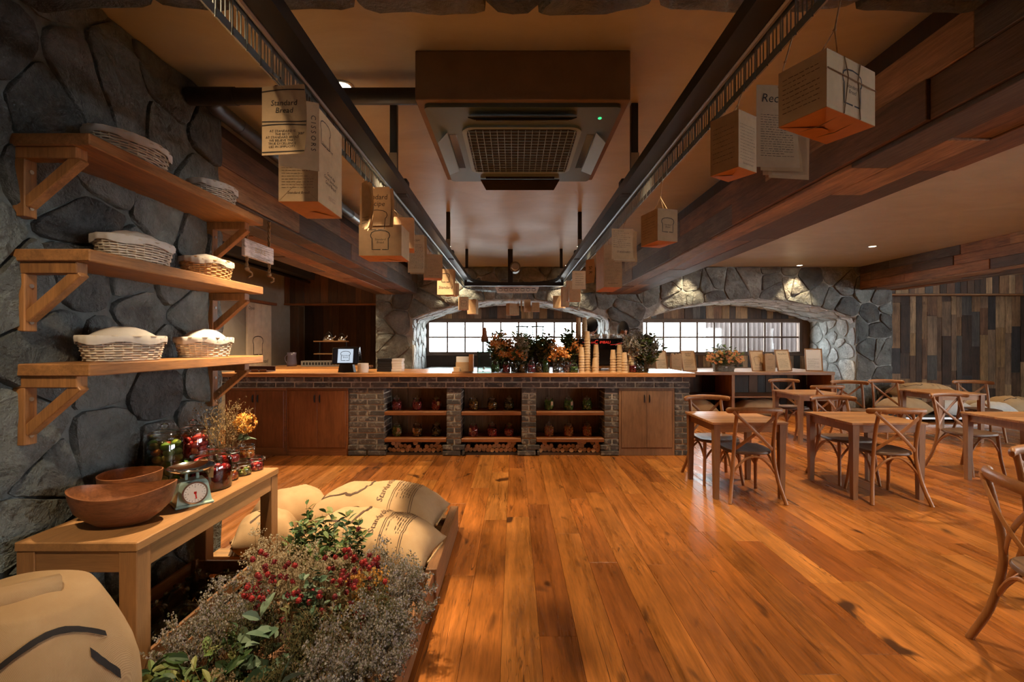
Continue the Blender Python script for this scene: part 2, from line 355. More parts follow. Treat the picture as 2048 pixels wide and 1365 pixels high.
M['leaf'] = leafm('green_leaf', [(0.045,0.10,0.025),(0.09,0.15,0.035),(0.17,0.19,0.055),(0.03,0.07,0.025)])
M['euc'] = leafm('eucalyptus_leaf', [(0.09,0.16,0.10),(0.14,0.21,0.14),(0.06,0.12,0.07)])
M['stat'] = leafm('statice_floret', [(0.36,0.345,0.33),(0.21,0.205,0.18),(0.48,0.45,0.40),(0.12,0.13,0.08),(0.30,0.28,0.33),(0.17,0.145,0.09)], 0.9)
M['stat_w'] = leafm('straw_floret', [(0.46,0.38,0.25),(0.36,0.28,0.17),(0.52,0.45,0.32),(0.28,0.22,0.13)], 0.9)
M['dgreen'] = leafm('dried_green', [(0.13,0.13,0.05),(0.08,0.09,0.035),(0.18,0.16,0.07),(0.06,0.06,0.025)], 0.9)
M['stem'] = leafm('dry_stem', [(0.22,0.14,0.055),(0.15,0.11,0.04),(0.30,0.19,0.08)], 0.8)
M['fl_red'] = leafm('red_blossom', [(0.20,0.008,0.015),(0.34,0.018,0.016),(0.13,0.006,0.012)], 0.7)
M['fl_yel'] = leafm('yellow_blossom', [(0.72,0.36,0.06),(0.62,0.27,0.035),(0.80,0.46,0.12)], 0.8)
M['fl_org'] = leafm('orange_blossom', [(0.74,0.27,0.035),(0.82,0.42,0.10),(0.62,0.19,0.03),(0.80,0.52,0.22)], 0.8)
M['fl_pch'] = leafm('peach_blossom', [(0.80,0.36,0.20),(0.82,0.52,0.22),(0.75,0.22,0.12),(0.85,0.62,0.40),(0.80,0.55,0.10)], 0.7)
M['log_bark'] = plain('log_bark', (0.13,0.07,0.035), 0.9, var=0.3, scale=20)
M['log_end'] = plain('log_end_grain', (0.48,0.29,0.14), 0.8, var=0.25, scale=40)
M['skin'] = plain('skin', (0.52,0.29,0.19), 0.5, var=0.04); M['hair'] = plain('black_hair', (0.010,0.008,0.008), 0.8, **{'Specular IOR Level': 0.1})
M['shirt'] = plain('dark_shirt', (0.03,0.03,0.032), 0.85); M['apron'] = plain('brown_apron', (0.09,0.05,0.03), 0.85)
M['flour'] = plain('brown_flour', (0.50,0.33,0.18), 0.95, var=0.1, scale=40)
M['ac_grey'] = plain('grey_ac_plastic', (0.095,0.135,0.135), 0.35, var=0.03)
M['ac_flap'] = plain('pale_ac_flap', (0.23,0.31,0.31), 0.35, var=0.03)
M['insul'] = plain('black_insulation', (0.02,0.018,0.017), 0.5, var=0.3, scale=30, bump=None)
M['tape'] = plain('silver_tape', (0.38,0.40,0.40), 0.3, 0.8)
M['lamp'] = emit('downlight_glow', (1.0,0.80,0.52), 14.0)
M['screen'] = emit('pos_screen_glow', (0.70,0.80,0.92), 0.75)
M['green_led'] = emit('green_led', (0.06,0.75,0.25), 1.2)
M['corr'] = plain('corrugated_metal', (0.165,0.138,0.135), 0.6, 0.0, var=0.06)
# ---------------------------------------------------------------- the shell
CEIL = 2.96; YF = 9.19; YW = 10.60
MB().box(-5.0, 13.2, -2.7, 11.4, CEIL, CEIL+0.12).build('ceiling', M['ceiling'])['kind'] = 'structure'
floor = struct(MB().box(-5.0, 13.2, -2.7, 11.4, -0.12, -0.016).build('floor', M['floor_gap']))
# floor planks
pl = []
x = -5.0
while x < 13.1:
    w = 0.183; y = -2.7 - R.random()*1.5
    while y < 11.2:
        L = R.uniform(1.1, 2.5); pl.append((x, x+w, max(y, -2.7), min(y+L, 11.3))); y += L
    x += w
def seen(p):
    x0, x1, y0, y1 = p; ym = max(1.9, y0)
    if y1 < 1.95: return 0
    best = 0
    for k in range(6):
        yy = lerp(ym, y1, k/5); u = (x0+x1)/2*F/yy
        if -1030 < u < 1025: best += 1/(yy*yy)
    return best*(y1-ym)
pl.sort(key=seen, reverse=True)
rest = MB()
def plank_mb(mb, x0, x1, y0, y1, ox=0, oy=0):
    g = 0.0007; b = 0.0007; x0 += g; x1 -= g; y0 += g; y1 -= g; t = -0.0002*R.random()
    vs = [(x0-ox,y0-oy,-0.014),(x1-ox,y0-oy,-0.014),(x1-ox,y1-oy,-0.014),(x0-ox,y1-oy,-0.014),
          (x0-ox,y0-oy,-b),(x1-ox,y0-oy,-b),(x1-ox,y1-oy,-b),(x0-ox,y1-oy,-b),
          (x0+b-ox,y0+b-oy,t),(x1-b-ox,y0+b-oy,t),(x1-b-ox,y1-b-oy,t),(x0+b-ox,y1-b-oy,t)]
    fs = [(8,9,10,11)]+[(k,(k+1)%4,4+(k+1)%4,4+k) for k in range(4)]+[(4+k,4+(k+1)%4,8+(k+1)%4,8+k) for k in range(4)]
    mb.add(vs, fs)
for i, p in enumerate(pl):
    if i < 295 and seen(p) > 0:
        m = MB(); ox, oy = (p[0]+p[1])/2, (p[2]+p[3])/2; plank_mb(m, *p, ox, oy); m.build('plank', M['floor'], floor, loc=(ox, oy, 0), fix=False)
    else: plank_mb(rest, *p)
rest.build('plank_field', M['floor'], floor, fix=False)['kind'] = 'stuff'

# ---- stones laid as Voronoi cells
def voronoi(seeds, bnd):
    out = []
    for i, s in enumerate(seeds):
        poly = list(bnd); ds = sorted((( (q[0]-s[0])**2+(q[1]-s[1])**2, j) for j, q in enumerate(seeds) if j != i))[:26]
        for d, j in ds:
            q = seeds[j]; mx, my = (s[0]+q[0])/2, (s[1]+q[1])/2; nx, ny = q[0]-s[0], q[1]-s[1]; new = []
            for k in range(len(poly)):
                a, b = poly[k], poly[(k+1)%len(poly)]
                da = (a[0]-mx)*nx+(a[1]-my)*ny; db = (b[0]-mx)*nx+(b[1]-my)*ny
                if da <= 0: new.append(a)
                if da*db < 0: tt = da/(da-db); new.append((a[0]+(b[0]-a[0])*tt, a[1]+(b[1]-a[1])*tt))
            poly = new
            if len(poly) < 3: break
        out.append(poly)
    return out
def area(p): return abs(sum(p[i][0]*p[(i+1)%len(p)][1]-p[(i+1)%len(p)][0]*p[i][1] for i in range(len(p))))/2
def dens(poly, d):
    o = []
    for k in range(len(poly)):
        a, b = poly[k], poly[(k+1)%len(poly)]; n = max(1, int(math.hypot(b[0]-a[0], b[1]-a[1])/d))
        o += [(lerp(a[0],b[0],t/n), lerp(a[1],b[1],t/n)) for t in range(n)]
    return o
def stones(parent, seeds, bnd, fn, mat, T=0.045, gap=0.012, step=0.08, push=None, rough=1.0, name='stone', minarea=0.004, smooth=True, rings=(0.93,0.78,0.5), first=None, edge=0.985):
    made = 0
    for ci, poly in enumerate(voronoi(seeds, bnd)):
        if first is not None and ci >= first: break
        if len(poly) < 3 or area(poly) < minarea: continue
        p = dens(poly, step)
        if push: p = [push(*q) for q in p]
        if area(p) < minarea: continue
        cx = sum(q[0] for q in p)/len(p); cy = sum(q[1] for q in p)/len(p)
        for _ in range(1):   # round the corners a little
            p = [((a[0]+2*b[0]+c[0])/4, (a[1]+2*b[1]+c[1])/4) for a, b, c in zip(p[-1:]+p[:-1], p, p[1:]+p[:1])]
        sh = []
        for q in p:
            dx, dy = q[0]-cx, q[1]-cy; d = math.hypot(dx, dy) or 1e-6; k = max(0.4, 1-gap*(0.6+0.8*noise.noise((q[0]*9, q[1]*9, ci)))/d)
            sh.append((cx+dx*k, cy+dy*k))
        n = len(sh); tx, ty = R.uniform(-1,1)*0.14*rough, R.uniform(-1,1)*0.14*rough; Tt = T*R.uniform(0.65, 1.25)
        def hh(u, v, e): return Tt*e*(1+0.30*rough*noise.noise((u*7+ci, v*7, 1.7)))+(tx*(u-cx)+ty*(v-cy))*0.35*e
        rg = [[(u, v, -0.01) for u, v in sh], [(lerp(cx,u,edge), lerp(cy,v,edge), hh(u,v,0.78)) for u, v in sh]]
        for k in rings: rg.append([(lerp(cx,u,k), lerp(cy,v,k), hh(lerp(cx,u,k), lerp(cy,v,k), 1.0)+0.010*rough*noise.noise((lerp(cx,u,k)*12,lerp(cy,v,k)*12,ci*3.1))+0.012*rough*noise.noise((lerp(cx,u,k)*4.5,lerp(cy,v,k)*4.5,ci*1.7))) for u, v in sh])
        vs = [fn(*q) for r_ in rg for q in r_]+[fn(cx, cy, hh(cx,cy,1.02))]
        fs = [(a*n+k, a*n+(k+1)%n, (a+1)*n+(k+1)%n, (a+1)*n+k) for a in range(len(rg)-1) for k in range(n)]
        fs += [((len(rg)-1)*n+k, (len(rg)-1)*n+(k+1)%n, len(rg)*n) for k in range(n)]
        o = fn(cx, cy, 0); MB().add([v-o for v in vs], fs).build(name, mat, parent, 'auto' if smooth else False, loc=o); made += 1
    return made
def jit(u0, u1, v0, v1, su, sv, j=0.42, keep=None):
    out = []; rows = max(1, round((v1-v0)/sv)); cols = max(1, round((u1-u0)/su))
    for a in range(rows):
        for b in range(cols):
            q = (lerp(u0,u1,(b+0.5+(0.5 if a%2 else 0)*0.8-0.2+R.uniform(-j,j))/cols), lerp(v0,v1,(a+0.5+R.uniform(-j,j))/rows))
            if R.random() < 0.10: continue
            if keep is None or keep(*q): out.append(q)
    return out
# left stone wall
XL = -1.905
wl = struct(MB().box(-2.20, XL, -2.7, 2.93, 0, CEIL).build('wall_left', M['mortar_l']))
stones(wl, jit(0.9, 2.95, 0.0, 2.96, 0.27, 0.29, 0.62), [(0.7,0),(2.94,0),(2.94,2.96),(0.7,2.96)], lambda u,v,h: Vector((XL+h, u, v)), M['stone_l'], T=0.022, gap=0.009, step=0.05, rough=1.2, rings=(0.95,0.84,0.66,0.45,0.22), edge=0.99)
# end face of the left wall
stones(wl, jit(-2.2, XL, 0.0, 2.96, 0.26, 0.30), [(-2.2,0),(XL,0),(XL,2.96),(-2.2,2.96)], lambda u,v,h: Vector((u, 2.93+h, v)), M['stone_l'], T=0.03, step=0.07)
# passage walls behind the left wall
struct(MB().box(-4.95, -4.80, 2.70, 11.0, 0, CEIL).build('wall_side', M['plaster']))
struct(MB().box(-4.95, -2.20, 2.60, 2.72, 0, CEIL).build('wall_passage', M['plaster']))
# facade with two segmental arches
class Arch:
    def __init__(s, x0, x1, zs, zc):
        s.x0, s.x1, s.zs, s.zc = x0, x1, zs, zc; s.a = (x1-x0)/2; s.c = (x0+x1)/2; r = zc-zs; s.R = (s.a**2+r*r)/(2*r); s.zo = zc-s.R
        s.al = math.asin(s.a/s.R)
    def top(s, x): return s.zo+math.sqrt(max(0, s.R**2-(x-s.c)**2))
    def inside(s, x, z, e=0): return s.x0-e < x < s.x1+e and z < s.top(clampf(x, s.x0, s.x1))+e
    def push(s, x, z):
        if not s.inside(x, z): return (x, z)
        dz = s.top(x)-z; dl = x-s.x0; dr = s.x1-x
        if dz <= min(dl, dr) or z > s.zs: return (x, s.top(x))
        return (s.x0, z) if dl < dr else (s.x1, z)
    def path(s, t):   # t: length along jamb, arc, jamb -> (x, z, nx, nz), normal into the opening
        la = 2*s.al*s.R
        if t < s.zs: return (s.x0, t, 1, 0)
        if t < s.zs+la:
            q = -s.al+(t-s.zs)/s.R; return (s.c+s.R*math.sin(q), s.zo+s.R*math.cos(q), -math.sin(q), -math.cos(q))
        return (s.x1, s.zs-(t-s.zs-la), -1, 0)
    def length(s): return 2*s.zs+2*s.al*s.R
AR = [Arch(-2.05, 1.93, 1.915, 2.305), Arch(2.60, 6.90, 1.915, 2.305)]
fx0, fx1 = -2.79, 7.62
mb = MB(); xs = sorted(set([fx0, fx1]+[lerp(a.x0,a.x1,k/28) for a in AR for k in range(29)]))
for a_, b_ in zip(xs[:-1], xs[1:]):
    m = (a_+b_)/2; A = [q for q in AR if q.x0 < m < q.x1]; z0 = A[0].top(a_) if A else 0; z1 = A[0].top(b_) if A else 0
    vs = [(a_,YF,z0),(b_,YF,z1),(b_,YF,CEIL),(a_,YF,CEIL),(a_,YW+0.15,z0),(b_,YW+0.15,z1),(b_,YW+0.15,CEIL),(a_,YW+0.15,CEIL)]
    mb.add(vs, [(0,1,2,3),(7,6,5,4),(0,4,5,1)])
for a in AR:
    for xx in (a.x0, a.x1): mb.add([(xx,YF,0),(xx,YW+0.15,0),(xx,YW+0.15,a.zs),(xx,YF,a.zs)], [(0,1,2,3)])
mb.add([(fx0,YF,0),(fx0,YW+0.15,0),(fx0,YW+0.15,CEIL),(fx0,YF,CEIL),(fx1,YF,0),(fx1,YW+0.15,0),(fx1,YW+0.15,CEIL),(fx1,YF,CEIL)], [(0,1,2,3),(7,6,5,4)])
wf = struct(mb.build('wall_facade', M['mortar'], fix=False))
def fpush(x, z):
    for a in AR: x, z = a.push(x, z)
    return (x, z)
fseeds = jit(fx0, fx1, 0, CEIL, 0.34, 0.33, 0.55, keep=lambda x,z: not any(a.inside(x,z,0.05) for a in AR)); nreal = len(fseeds)
bpts = [a.path(a.length()*k/400)[:2] for a in AR for k in range(401)]
for sx_, sz_ in list(fseeds):   # mirrored seeds inside the openings make the cells end on the arch line
    for a in AR:
        bp = [a.path(a.length()*k/400)[:2] for k in range(401)]; d, q = min(((b[0]-sx_)**2+(b[1]-sz_)**2, b) for b in bp)
        if d < 0.5**2 and q[1] > 0.02 and a.inside(2*q[0]-sx_, 2*q[1]-sz_): fseeds.append((2*q[0]-sx_, 2*q[1]-sz_))
stones(wf, fseeds, [(fx0,0),(fx1,0),(fx1,CEIL),(fx0,CEIL)],
       lambda u,v,h: Vector((u, YF-h, v)), M['stone'], T=0.036, gap=0.010, step=0.05, push=fpush, rings=(0.92,0.6), minarea=0.008, first=nreal, rough=1.4)
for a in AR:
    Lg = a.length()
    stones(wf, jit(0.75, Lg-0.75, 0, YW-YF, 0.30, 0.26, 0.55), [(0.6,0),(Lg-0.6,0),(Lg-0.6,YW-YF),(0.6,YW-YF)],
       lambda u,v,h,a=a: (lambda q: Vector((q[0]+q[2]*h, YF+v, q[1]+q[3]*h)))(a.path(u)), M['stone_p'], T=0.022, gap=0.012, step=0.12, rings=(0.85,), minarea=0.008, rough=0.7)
stones(wf, jit(YF, YW, 0, CEIL, 0.36, 0.34), [(YF,0),(YW,0),(YW,CEIL),(YF,CEIL)], lambda u,v,h: Vector((fx1+h, u, v)), M['stone'], T=0.04, gap=0.016, step=0.12, rings=(0.85,), minarea=0.008)
# window wall
mb = MB(); WZ0, WZ1 = 1.165, 1.955
mb.box(-3.2, 8.0, YW, YW+0.15, 0, WZ0).box(-3.2, 8.0, YW, YW+0.15, WZ1, CEIL).box(-3.2, AR[0].x0+0.02, YW, YW+0.15, WZ0, WZ1).box(AR[0].x1-0.10, AR[1].x0+0.05, YW, YW+0.15, WZ0, WZ1).box(6.70, 8.0, YW, YW+0.15, WZ0, WZ1)
wb = struct(mb.build('wall_back', M['rec_dark']))
M['winframe'] = plain('window_frame_wood', (0.13,0.075,0.045), 0.55)
def board_row(parent, x0, x1, z0, z1, y, mat, wmin, wmax, split=0.0, thick=0.02, dirn=-1, name='board'):
    x = x0
    while x < x1-0.02:
        w = min(R.uniform(wmin, wmax), x1-x); zs = [z0, z1]
        if split:
            zs = [z0]; z = z0+R.uniform(0.1, 1.0)*split
            while z < z1-0.15: zs.append(z); z += R.uniform(0.45, 1.5)*split
            zs.append(z1)
        for a, b in zip(zs[:-1], zs[1:]):
            t = thick*R.uniform(0.6, 1.3); MB().cbox(-w/2+0.0015, w/2-0.0015, 0, dirn*t, -(b-a)/2+0.001, (b-a)/2-0.001, 0.003).build(name, mat, parent, loc=(x+w/2, y, (a+b)/2))
        x += w
for a in AR:
    board_row(wb, a.x0+0.02, a.x1-0.02, WZ1+0.035, 2.34, YW, M['rec_z'], 0.11, 0.20)
board_row(wb, AR[1].x0+0.02, AR[1].x1-0.02, 0.45, WZ0-0.03, YW, M['rec_z'], 0.11, 0.20)
def window(n, x0, x1, cols):
    w = struct(obj('window_%d' % n, None, None, ((x0+x1)/2, YW, WZ0))); w.empty_display_size = 0.1
    cx = (x0+x1)/2; f = 0.055; H = WZ1-WZ0
    MB().cbox(x0-cx, x1-cx, -0.02, 0.10, 0, f, 0.004).cbox(x0-cx, x1-cx, -0.02, 0.10, H-f, H, 0.004).cbox(x0-cx, x0-cx+f, -0.02, 0.10, f, H-f, 0.004).cbox(x1-cx-f, x1-cx, -0.02, 0.10, f, H-f, 0.004).build('window_frame', M['winframe'], w)
    MB().cbox(x0-cx-0.03, x1-cx+0.03, -0.07, 0.0, -0.035, 0.0, 0.004).build('window_sill', M['winframe'], w)
    MB().cbox(x0-cx-0.03, x1-cx+0.03, -0.045, 0.0, H, H+0.03, 0.004).build('window_head', M['winframe'], w)
    pw = (x1-x0-2*f)/cols; m1 = MB().cbox(-0.019, 0.019, 0.02, 0.06, f, H-f, 0.002).mesh('mullion', M['winframe'])
    for k in range(1, cols): obj('mullion', m1, w, (x0-cx+f+k*pw, 0, 0))
    MB().cbox(x0-cx+f, x1-cx-f, 0.025, 0.055, H/2-0.018, H/2+0.018, 0.002).build('glazing_bar', M['winframe'], w)
    ph = (H-2*f)/2-0.011; pm = MB().box(-pw/2+0.011, pw/2-0.011, 0.036, 0.041, 0, ph).mesh('pane', M['pane'])
    for k in range(cols):
        for r_ in (0, 1): obj('pane', pm, w, (x0-cx+f+(k+0.5)*pw, 0, f+r_*(ph+0.022)))
    return w
window(1, AR[0].x0+0.02, AR[0].x1-0.10, 9)
window(2, AR[1].x0+0.05, 6.70, 10)
# outside: corrugated fence seen through the second window
mb = MB(); n = 150; vs = []
for i in range(n+1):
    xx = 5.32+i*0.026; yy = 12.6+0.03*math.sin(i*PI/2.5)
    vs += [(xx,yy,0.2),(xx,yy,2.6),(xx,yy+0.012,0.2),(xx,yy+0.012,2.6)]
mb.add(vs, [f for i in range(n) for f in ((4*i,4*i+4,4*i+5,4*i+1),(4*i+2,4*i+3,4*i+7,4*i+6))]+[(4*i+1,4*i+5,4*i+7,4*i+3) for i in range(n)])
fc = thing('corrugated_fence', 'pale corrugated metal fence outside the arched window', 'fence', (0,0,0)); mb.build('sheet', M['corr'], fc, fix=False)
mbp = MB()
for xx in (5.4, 7.2, 9.0): mbp.box(xx-0.04, xx+0.04, 12.68, 12.76, -0.1, 2.6)
mbp.build('post', M['corr'], fc)
struct(MB().box(-12, 20, 11.4, 40, -0.35, -0.12).build('ground', plain('pale_gravel', (0.74,0.73,0.71), 0.9)))
# right-hand boarded wall, its header and soffit
wr = struct(MB().box(7.3, 13.2, 11.02, 11.15, 0, CEIL).build('wall_boards', M['rec_dark']))
board_row(wr, 7.55, 13.0, 0.0, 2.75, 11.02, M['rec_z'], 0.11, 0.27, split=1.0, thick=0.024)
hd = struct(MB().box(7.66, 13.2, 10.30, 10.45, 2.53, CEIL).build('trim_1', M['rec_dark']))
board_row(hd, 7.66, 13.0, 2.545, CEIL, 10.30, M['rec_z'], 0.11, 0.24)
MB().cbox(7.66, 13.0, 10.26, 10.47, 2.505, 2.535, 0.004).build('lintel_board', M['teak_x'], hd)
def clad(parent, x0, x1, y0, y1, z0, z1, rows, side, mat, lmin=0.7, lmax=1.9, thick=0.02):
    """boards running along y on one face of a beam; side: 'L','R' (x faces) or 'B' (underside)"""
    for r_ in range(rows):
        y = y0
        while y < y1-0.02:
            L = min(R.uniform(lmin, lmax), y1-y); t = thick*R.uniform(0.55, 1.35); g = 0.0015
            if side == 'B':
                a, b = lerp(x0,x1,r_/rows), lerp(x0,x1,(r_+1)/rows); m = MB().cbox(-(b-a)/2+g, (b-a)/2-g, -L/2+g, L/2-g, -t, 0, 0.003); c = ((a+b)/2, y+L/2, z0)
            else:
                a, b = lerp(z0,z1,r_/rows), lerp(z0,z1,(r_+1)/rows); xx = x0 if side == 'L' else x1; s_ = -1 if side == 'L' else 1
                m = MB().cbox(0, s_*t, -L/2+g, L/2-g, -(b-a)/2+g, (b-a)/2-g, 0.003); c = (xx, y+L/2, (a+b)/2)
            m.build('board', mat, parent, loc=c); y += L
BZ = 2.425
bl = struct(MB().box(-2.80, -1.96, 2.98, YF-0.03, BZ, 2.80).box(-2.72, -2.06, 2.98, YF-0.03, 2.80, CEIL).build('ceiling_beam', M['rec_dark']), 'reclaimed wood beam over the left end of the counter')
clad(bl, -2.80, -1.96, 2.98, YF-0.03, BZ, 2.80, 2, 'R', M['rec_y']); clad(bl, -2.80, -1.96, 2.98, YF-0.03, BZ, 2.80, 4, 'B', M['rec_y']); clad(bl, -2.80, -1.96, 2.98, YF-0.03, BZ, 2.80, 2, 'L', M['rec_y'])
br = struct(MB().box(1.87, 2.49, -2.6, YF-0.03, BZ, 2.80).box(1.94, 2.42, -2.6, YF-0.03, 2.80, CEIL).build('ceiling_beam', M['rec_dark']), 'reclaimed wood beam between the counter and the tables')
clad(br, 1.87, 2.49, 0.6, YF-0.03, BZ, 2.80, 2, 'L', M['rec_y']); clad(br, 1.87, 2.49, 0.6, YF-0.03, BZ, 2.80, 3, 'B', M['rec_y']); clad(br, 1.87, 2.49, 0.6, YF-0.03, BZ, 2.80, 2, 'R', M['rec_y'])
bs = struct(MB().box(6.97, 7.76, 3.0, YF+0.02, 2.51, CEIL).box(7.64, 7.76, YF-0.02, 10.3, 2.51, CEIL).build('trim_2', M['rec_dark']))
clad(bs, 6.97, 7.76, 3.0, YF-0.05, 2.51, CEIL, 3, 'L', M['rec_y'], 0.5, 1.6); clad(bs, 6.97, 7.76, 3.0, YF-0.05, 2.51, CEIL, 4, 'B', M['rec_y'])
# stone lintel overhead
hs = struct(MB().box(-2.0, 6.9, 1.20, 1.74, 2.78, CEIL).build('lintel', M['mortar_l']))
stones(hs, jit(-1.9, 3.4, 1.10, 1.84, 0.42, 0.37, 0.3), [(-1.95,1.10),(3.4,1.10),(3.4,1.83),(-1.95,1.83)], lambda u,v,h: Vector((u, v+0.03*noise.noise((u*3,v*2,0)), 2.785-h)), M['stone_l'], T=0.035, gap=0.006, step=0.06, rings=(0.93,0.7,0.4))
# niche and soffit left of the facade
nb = struct(MB().box(-4.80, -2.79, 10.45, 10.6, 0, CEIL).build('wall_niche', M['rec_dark']))
board_row(nb, -4.80, -2.80, 0.0, 2.6, 10.45, M['rec_dark'], 0.12, 0.22)
ns = struct(MB().box(-4.80, -2.79, 9.52, 9.65, 2.25, CEIL).build('trim_3', M['rec_dark']))
board_row(ns, -4.80, -2.80, 2.25, CEIL, 9.52, M['rec_dark'], 0.10, 0.24)
MB().cbox(-4.80, -2.80, 9.48, 9.66, 2.215, 2.25, 0.004).build('soffit_board', M['cab_x'], ns)
MB().cbox(-4.80, -4.62, 9.75, 10.0, 0, 2.22, 0.004).build('end_board', M['rec_dark'], ns)
# hinged boards leaning on the side wall: pale sliding door with the loaf drawing
dr = struct(obj('door_1', None, None, (-4.79, 8.12, 0)))
for k, (a, b) in enumerate(((0.0,0.22),(0.222,0.44),(0.442,0.80))): MB().cbox(0.0, 0.035, a, b, 0.03, 2.16, 0.003).build('panel', plain('pale_door_%d' % k, (0.70,0.60,0.46) if k else (0.60,0.50,0.37), 0.6), dr)
MB().cbox(0.0, 0.07, -0.05, 0.95, 2.17, 2.22, 0.004).build('door_track', M['cab_x'], dr)
# remaining outer walls: right end and the rear, with unseen openings added and sized to tune daylight
mb = MB().box(13.0, 13.15, -2.7, -1.9, 0, CEIL).box(13.0, 13.15, 4.6, 11.2, 0, CEIL).box(13.0, 13.15, -1.9, 4.6, 0, 1.1).box(13.0, 13.15, -1.9, 4.6, 2.15, CEIL)
struct(mb.build('wall_right', M['rec_dark']))
RW = [(8.6, 11.0, 0.8, 2.2)]
mb = MB(); xs = [-5.0]+[q for w in RW for q in w[:2]]+[13.2]
for i in range(0, len(xs), 2): mb.box(xs[i], xs[i+1], -2.85, -2.7, 0, CEIL)
for (a, b, z0, z1) in RW: mb.box(a, b, -2.85, -2.7, 0, z0).box(a, b, -2.85, -2.7, z1, CEIL)
struct(mb.build('wall_rear', M['plaster']))
# ---------------------------------------------------------------- downlights
def downlight(x, y, label, power=SPOT_W, size=76, blend=0.6, aim=(0,0)):
    t = thing('downlight', label, 'lamp', (x, y, CEIL), group='recessed ceiling downlights')
    MB().lathe([(0.048,0.0),(0.048,-0.006),(0.062,-0.009),(0.068,-0.004),(0.068,0.0)], 28).build('trim_ring', M['steel'], t, 'auto')
    MB().lathe([(0.0005,-0.004),(0.047,-0.004),(0.047,0.0),(0.0005,0.0)], 28).build('lens', M['lamp'], t)
    L = bpy.data.lights.new('downlight_beam', 'SPOT'); L.energy = power; L.color = WARM; L.spot_size = math.radians(size); L.spot_blend = blend; L.shadow_soft_size = 0.045
    o = obj('downlight_beam', L, t, (0,0,-0.03)); o.rotation_euler = (math.atan2(aim[1], 2.9), math.atan2(-aim[0], -2.9)+PI if aim[0] else 0, 0)
    return t
DL = [(-1.02,2.71,'recessed downlight beside the black pipe above the sacks'),(1.127,2.72,'recessed downlight beside the hanging recipe sheets'),
      (-1.08,4.95,'recessed downlight behind the strung cartons over the open floor'),(1.115,4.95,'recessed downlight over the floor near the single hanging loaf carton'),
      (3.4,2.71,'recessed downlight above the nearest chairs, hidden by the beam'),(3.4,4.95,'recessed downlight above the middle tables, hidden by the beam'),(3.4,7.2,'recessed downlight above the far tables, hidden by the beam'),
      (5.68,7.21,'recessed downlight in the pale ceiling over the far table'),(5.65,4.95,'recessed downlight over the table by the edge of view'),
      (-1.05,7.2,'recessed downlight over the bar between the water dispenser and the arch'),(1.05,7.2,'recessed downlight over the coffee machine')]
for x, y, lb in DL:
    downlight(x, y, lb, SPOT_W*(2.4 if (x < -1.0 and y < 3) else 1.0))
for x, lb in ((-1.1,'wall washing downlight above the shoulder of the arch behind the bar'),(1.06,'wall washing downlight above the pier between the arches'),(3.45,'wall washing downlight hidden behind the beam end'),(5.63,'wall washing downlight above the second arch')):
    downlight(x, 8.97, lb, 100, 76, 0.25)
downlight(8.6, 9.4, 'unseen added downlight over the sack pile by the boards', 150)  # no lamp known here, added to brighten the boarded wall
downlight(-1.05, 0.45, 'recessed downlight above the near corner sack, out of view', 130, 130)
downlight(3.4, 0.45, 'recessed downlight behind the nearest chair, out of view', 70, 130)
downlight(-3.25, 6.4, 'recessed downlight above the passage behind the counter', 420, 135)
downlight(-3.3, 8.9, 'recessed downlight in front of the boarded niche', 130)

# ---------------------------------------------------------------- brick counter
YC = 5.76; CH = 0.0715
PIL = [(-2.095,-1.646),(-0.854,-0.671),(0.095,0.279),(1.146,1.323),(2.038,2.228)]
NIC = [(-1.646,-0.854),(-0.671,0.095),(0.279,1.146)]
ctr = thing('bar_counter', 'long service counter of dark reclaimed brick with lit wooden niches', 'counter', (0,YC,0))
mb = MB()
for a, b in PIL: mb.box(a+0.006, b-0.006, 0.012, 0.60, 0, 12*CH)
mb.box(-3.70, 2.222, 0.012, 0.60, 12*CH-0.004, 1.0).box(-3.70, 2.2, 0.42, 0.60, 0, 0.9)
mb.build('mortar', M['brick_mortar'], ctr)
bcache = {}
def brick(x0, x1, z0, y0=0.0, y1=0.11):
    k = (round(x1-x0,3), round(y1-y0,3))
    if k not in bcache: bcache[k] = MB().cbox(-k[0]/2, k[0]/2, -k[1]/2, k[1]/2, 0, CH-0.016, 0.005).mesh('brick', M['brick'])
    j = R.uniform(-0.003, 0.003); obj('brick', bcache[k], ctr, ((x0+x1)/2, (y0+y1)/2+j, z0+0.008), (0, 0, R.choice((0, PI))))
def bricks(x0, x1, row, off, y0=0.0):
    x = x0-off
    while x < x1-0.02:
        a, b = max(x, x0), min(x+0.235, x1)
        if b-a > 0.035: brick(a+(0.0065 if a > x0 else 0), b-(0.0065 if b < x1 else 0), row*CH, y0)
        x += 0.24
for row in (12, 13): bricks(-3.70, 2.228, row, 0.12*(row % 2)+0.04)
for i, (a, b) in enumerate(PIL):
    for row in range(12):
        w = 0.0
        if row < 2 and i in (0,1,2,3): bricks(a-(0.0 if i == 0 else 0.05), b+(0.03 if i == 0 else (0.0 if i == 3 else 0.045)), row, 0.12 if row % 2 else 0.0, -0.02)
        else: bricks(a, b, row, {0:(0.0 if row%2 else 0.12)}.get(i, (0.0 if row%2 else 0.14)))
        for (n0, n1) in NIC:   # returns inside the niches
            if abs(b-n0) < 0.01 and row >= 2: brick(b-0.10, b, row*CH, 0.12, 0.35)
            if abs(a-n1) < 0.01 and row >= 2: brick(a, a+0.10, row*CH, 0.12, 0.35)
for k, (a, b) in enumerate(NIC):
    board_row(ctr, a+0.002, b-0.002, 0.02, 12*CH-0.002, 0.405, M['niche'], 0.17, 0.26, name='back_board', thick=0.012)
    for zt in (0.555, 0.215): MB().cbox(a+0.004, b-0.004, 0.0, 0.39, zt-0.045, zt, 0.004).build('shelf', M['cab_x'], ctr)
    MB().box(a, b, 0.03, 0.40, 0.0, 0.03).build('niche_floor', M['rec_dark'], ctr)
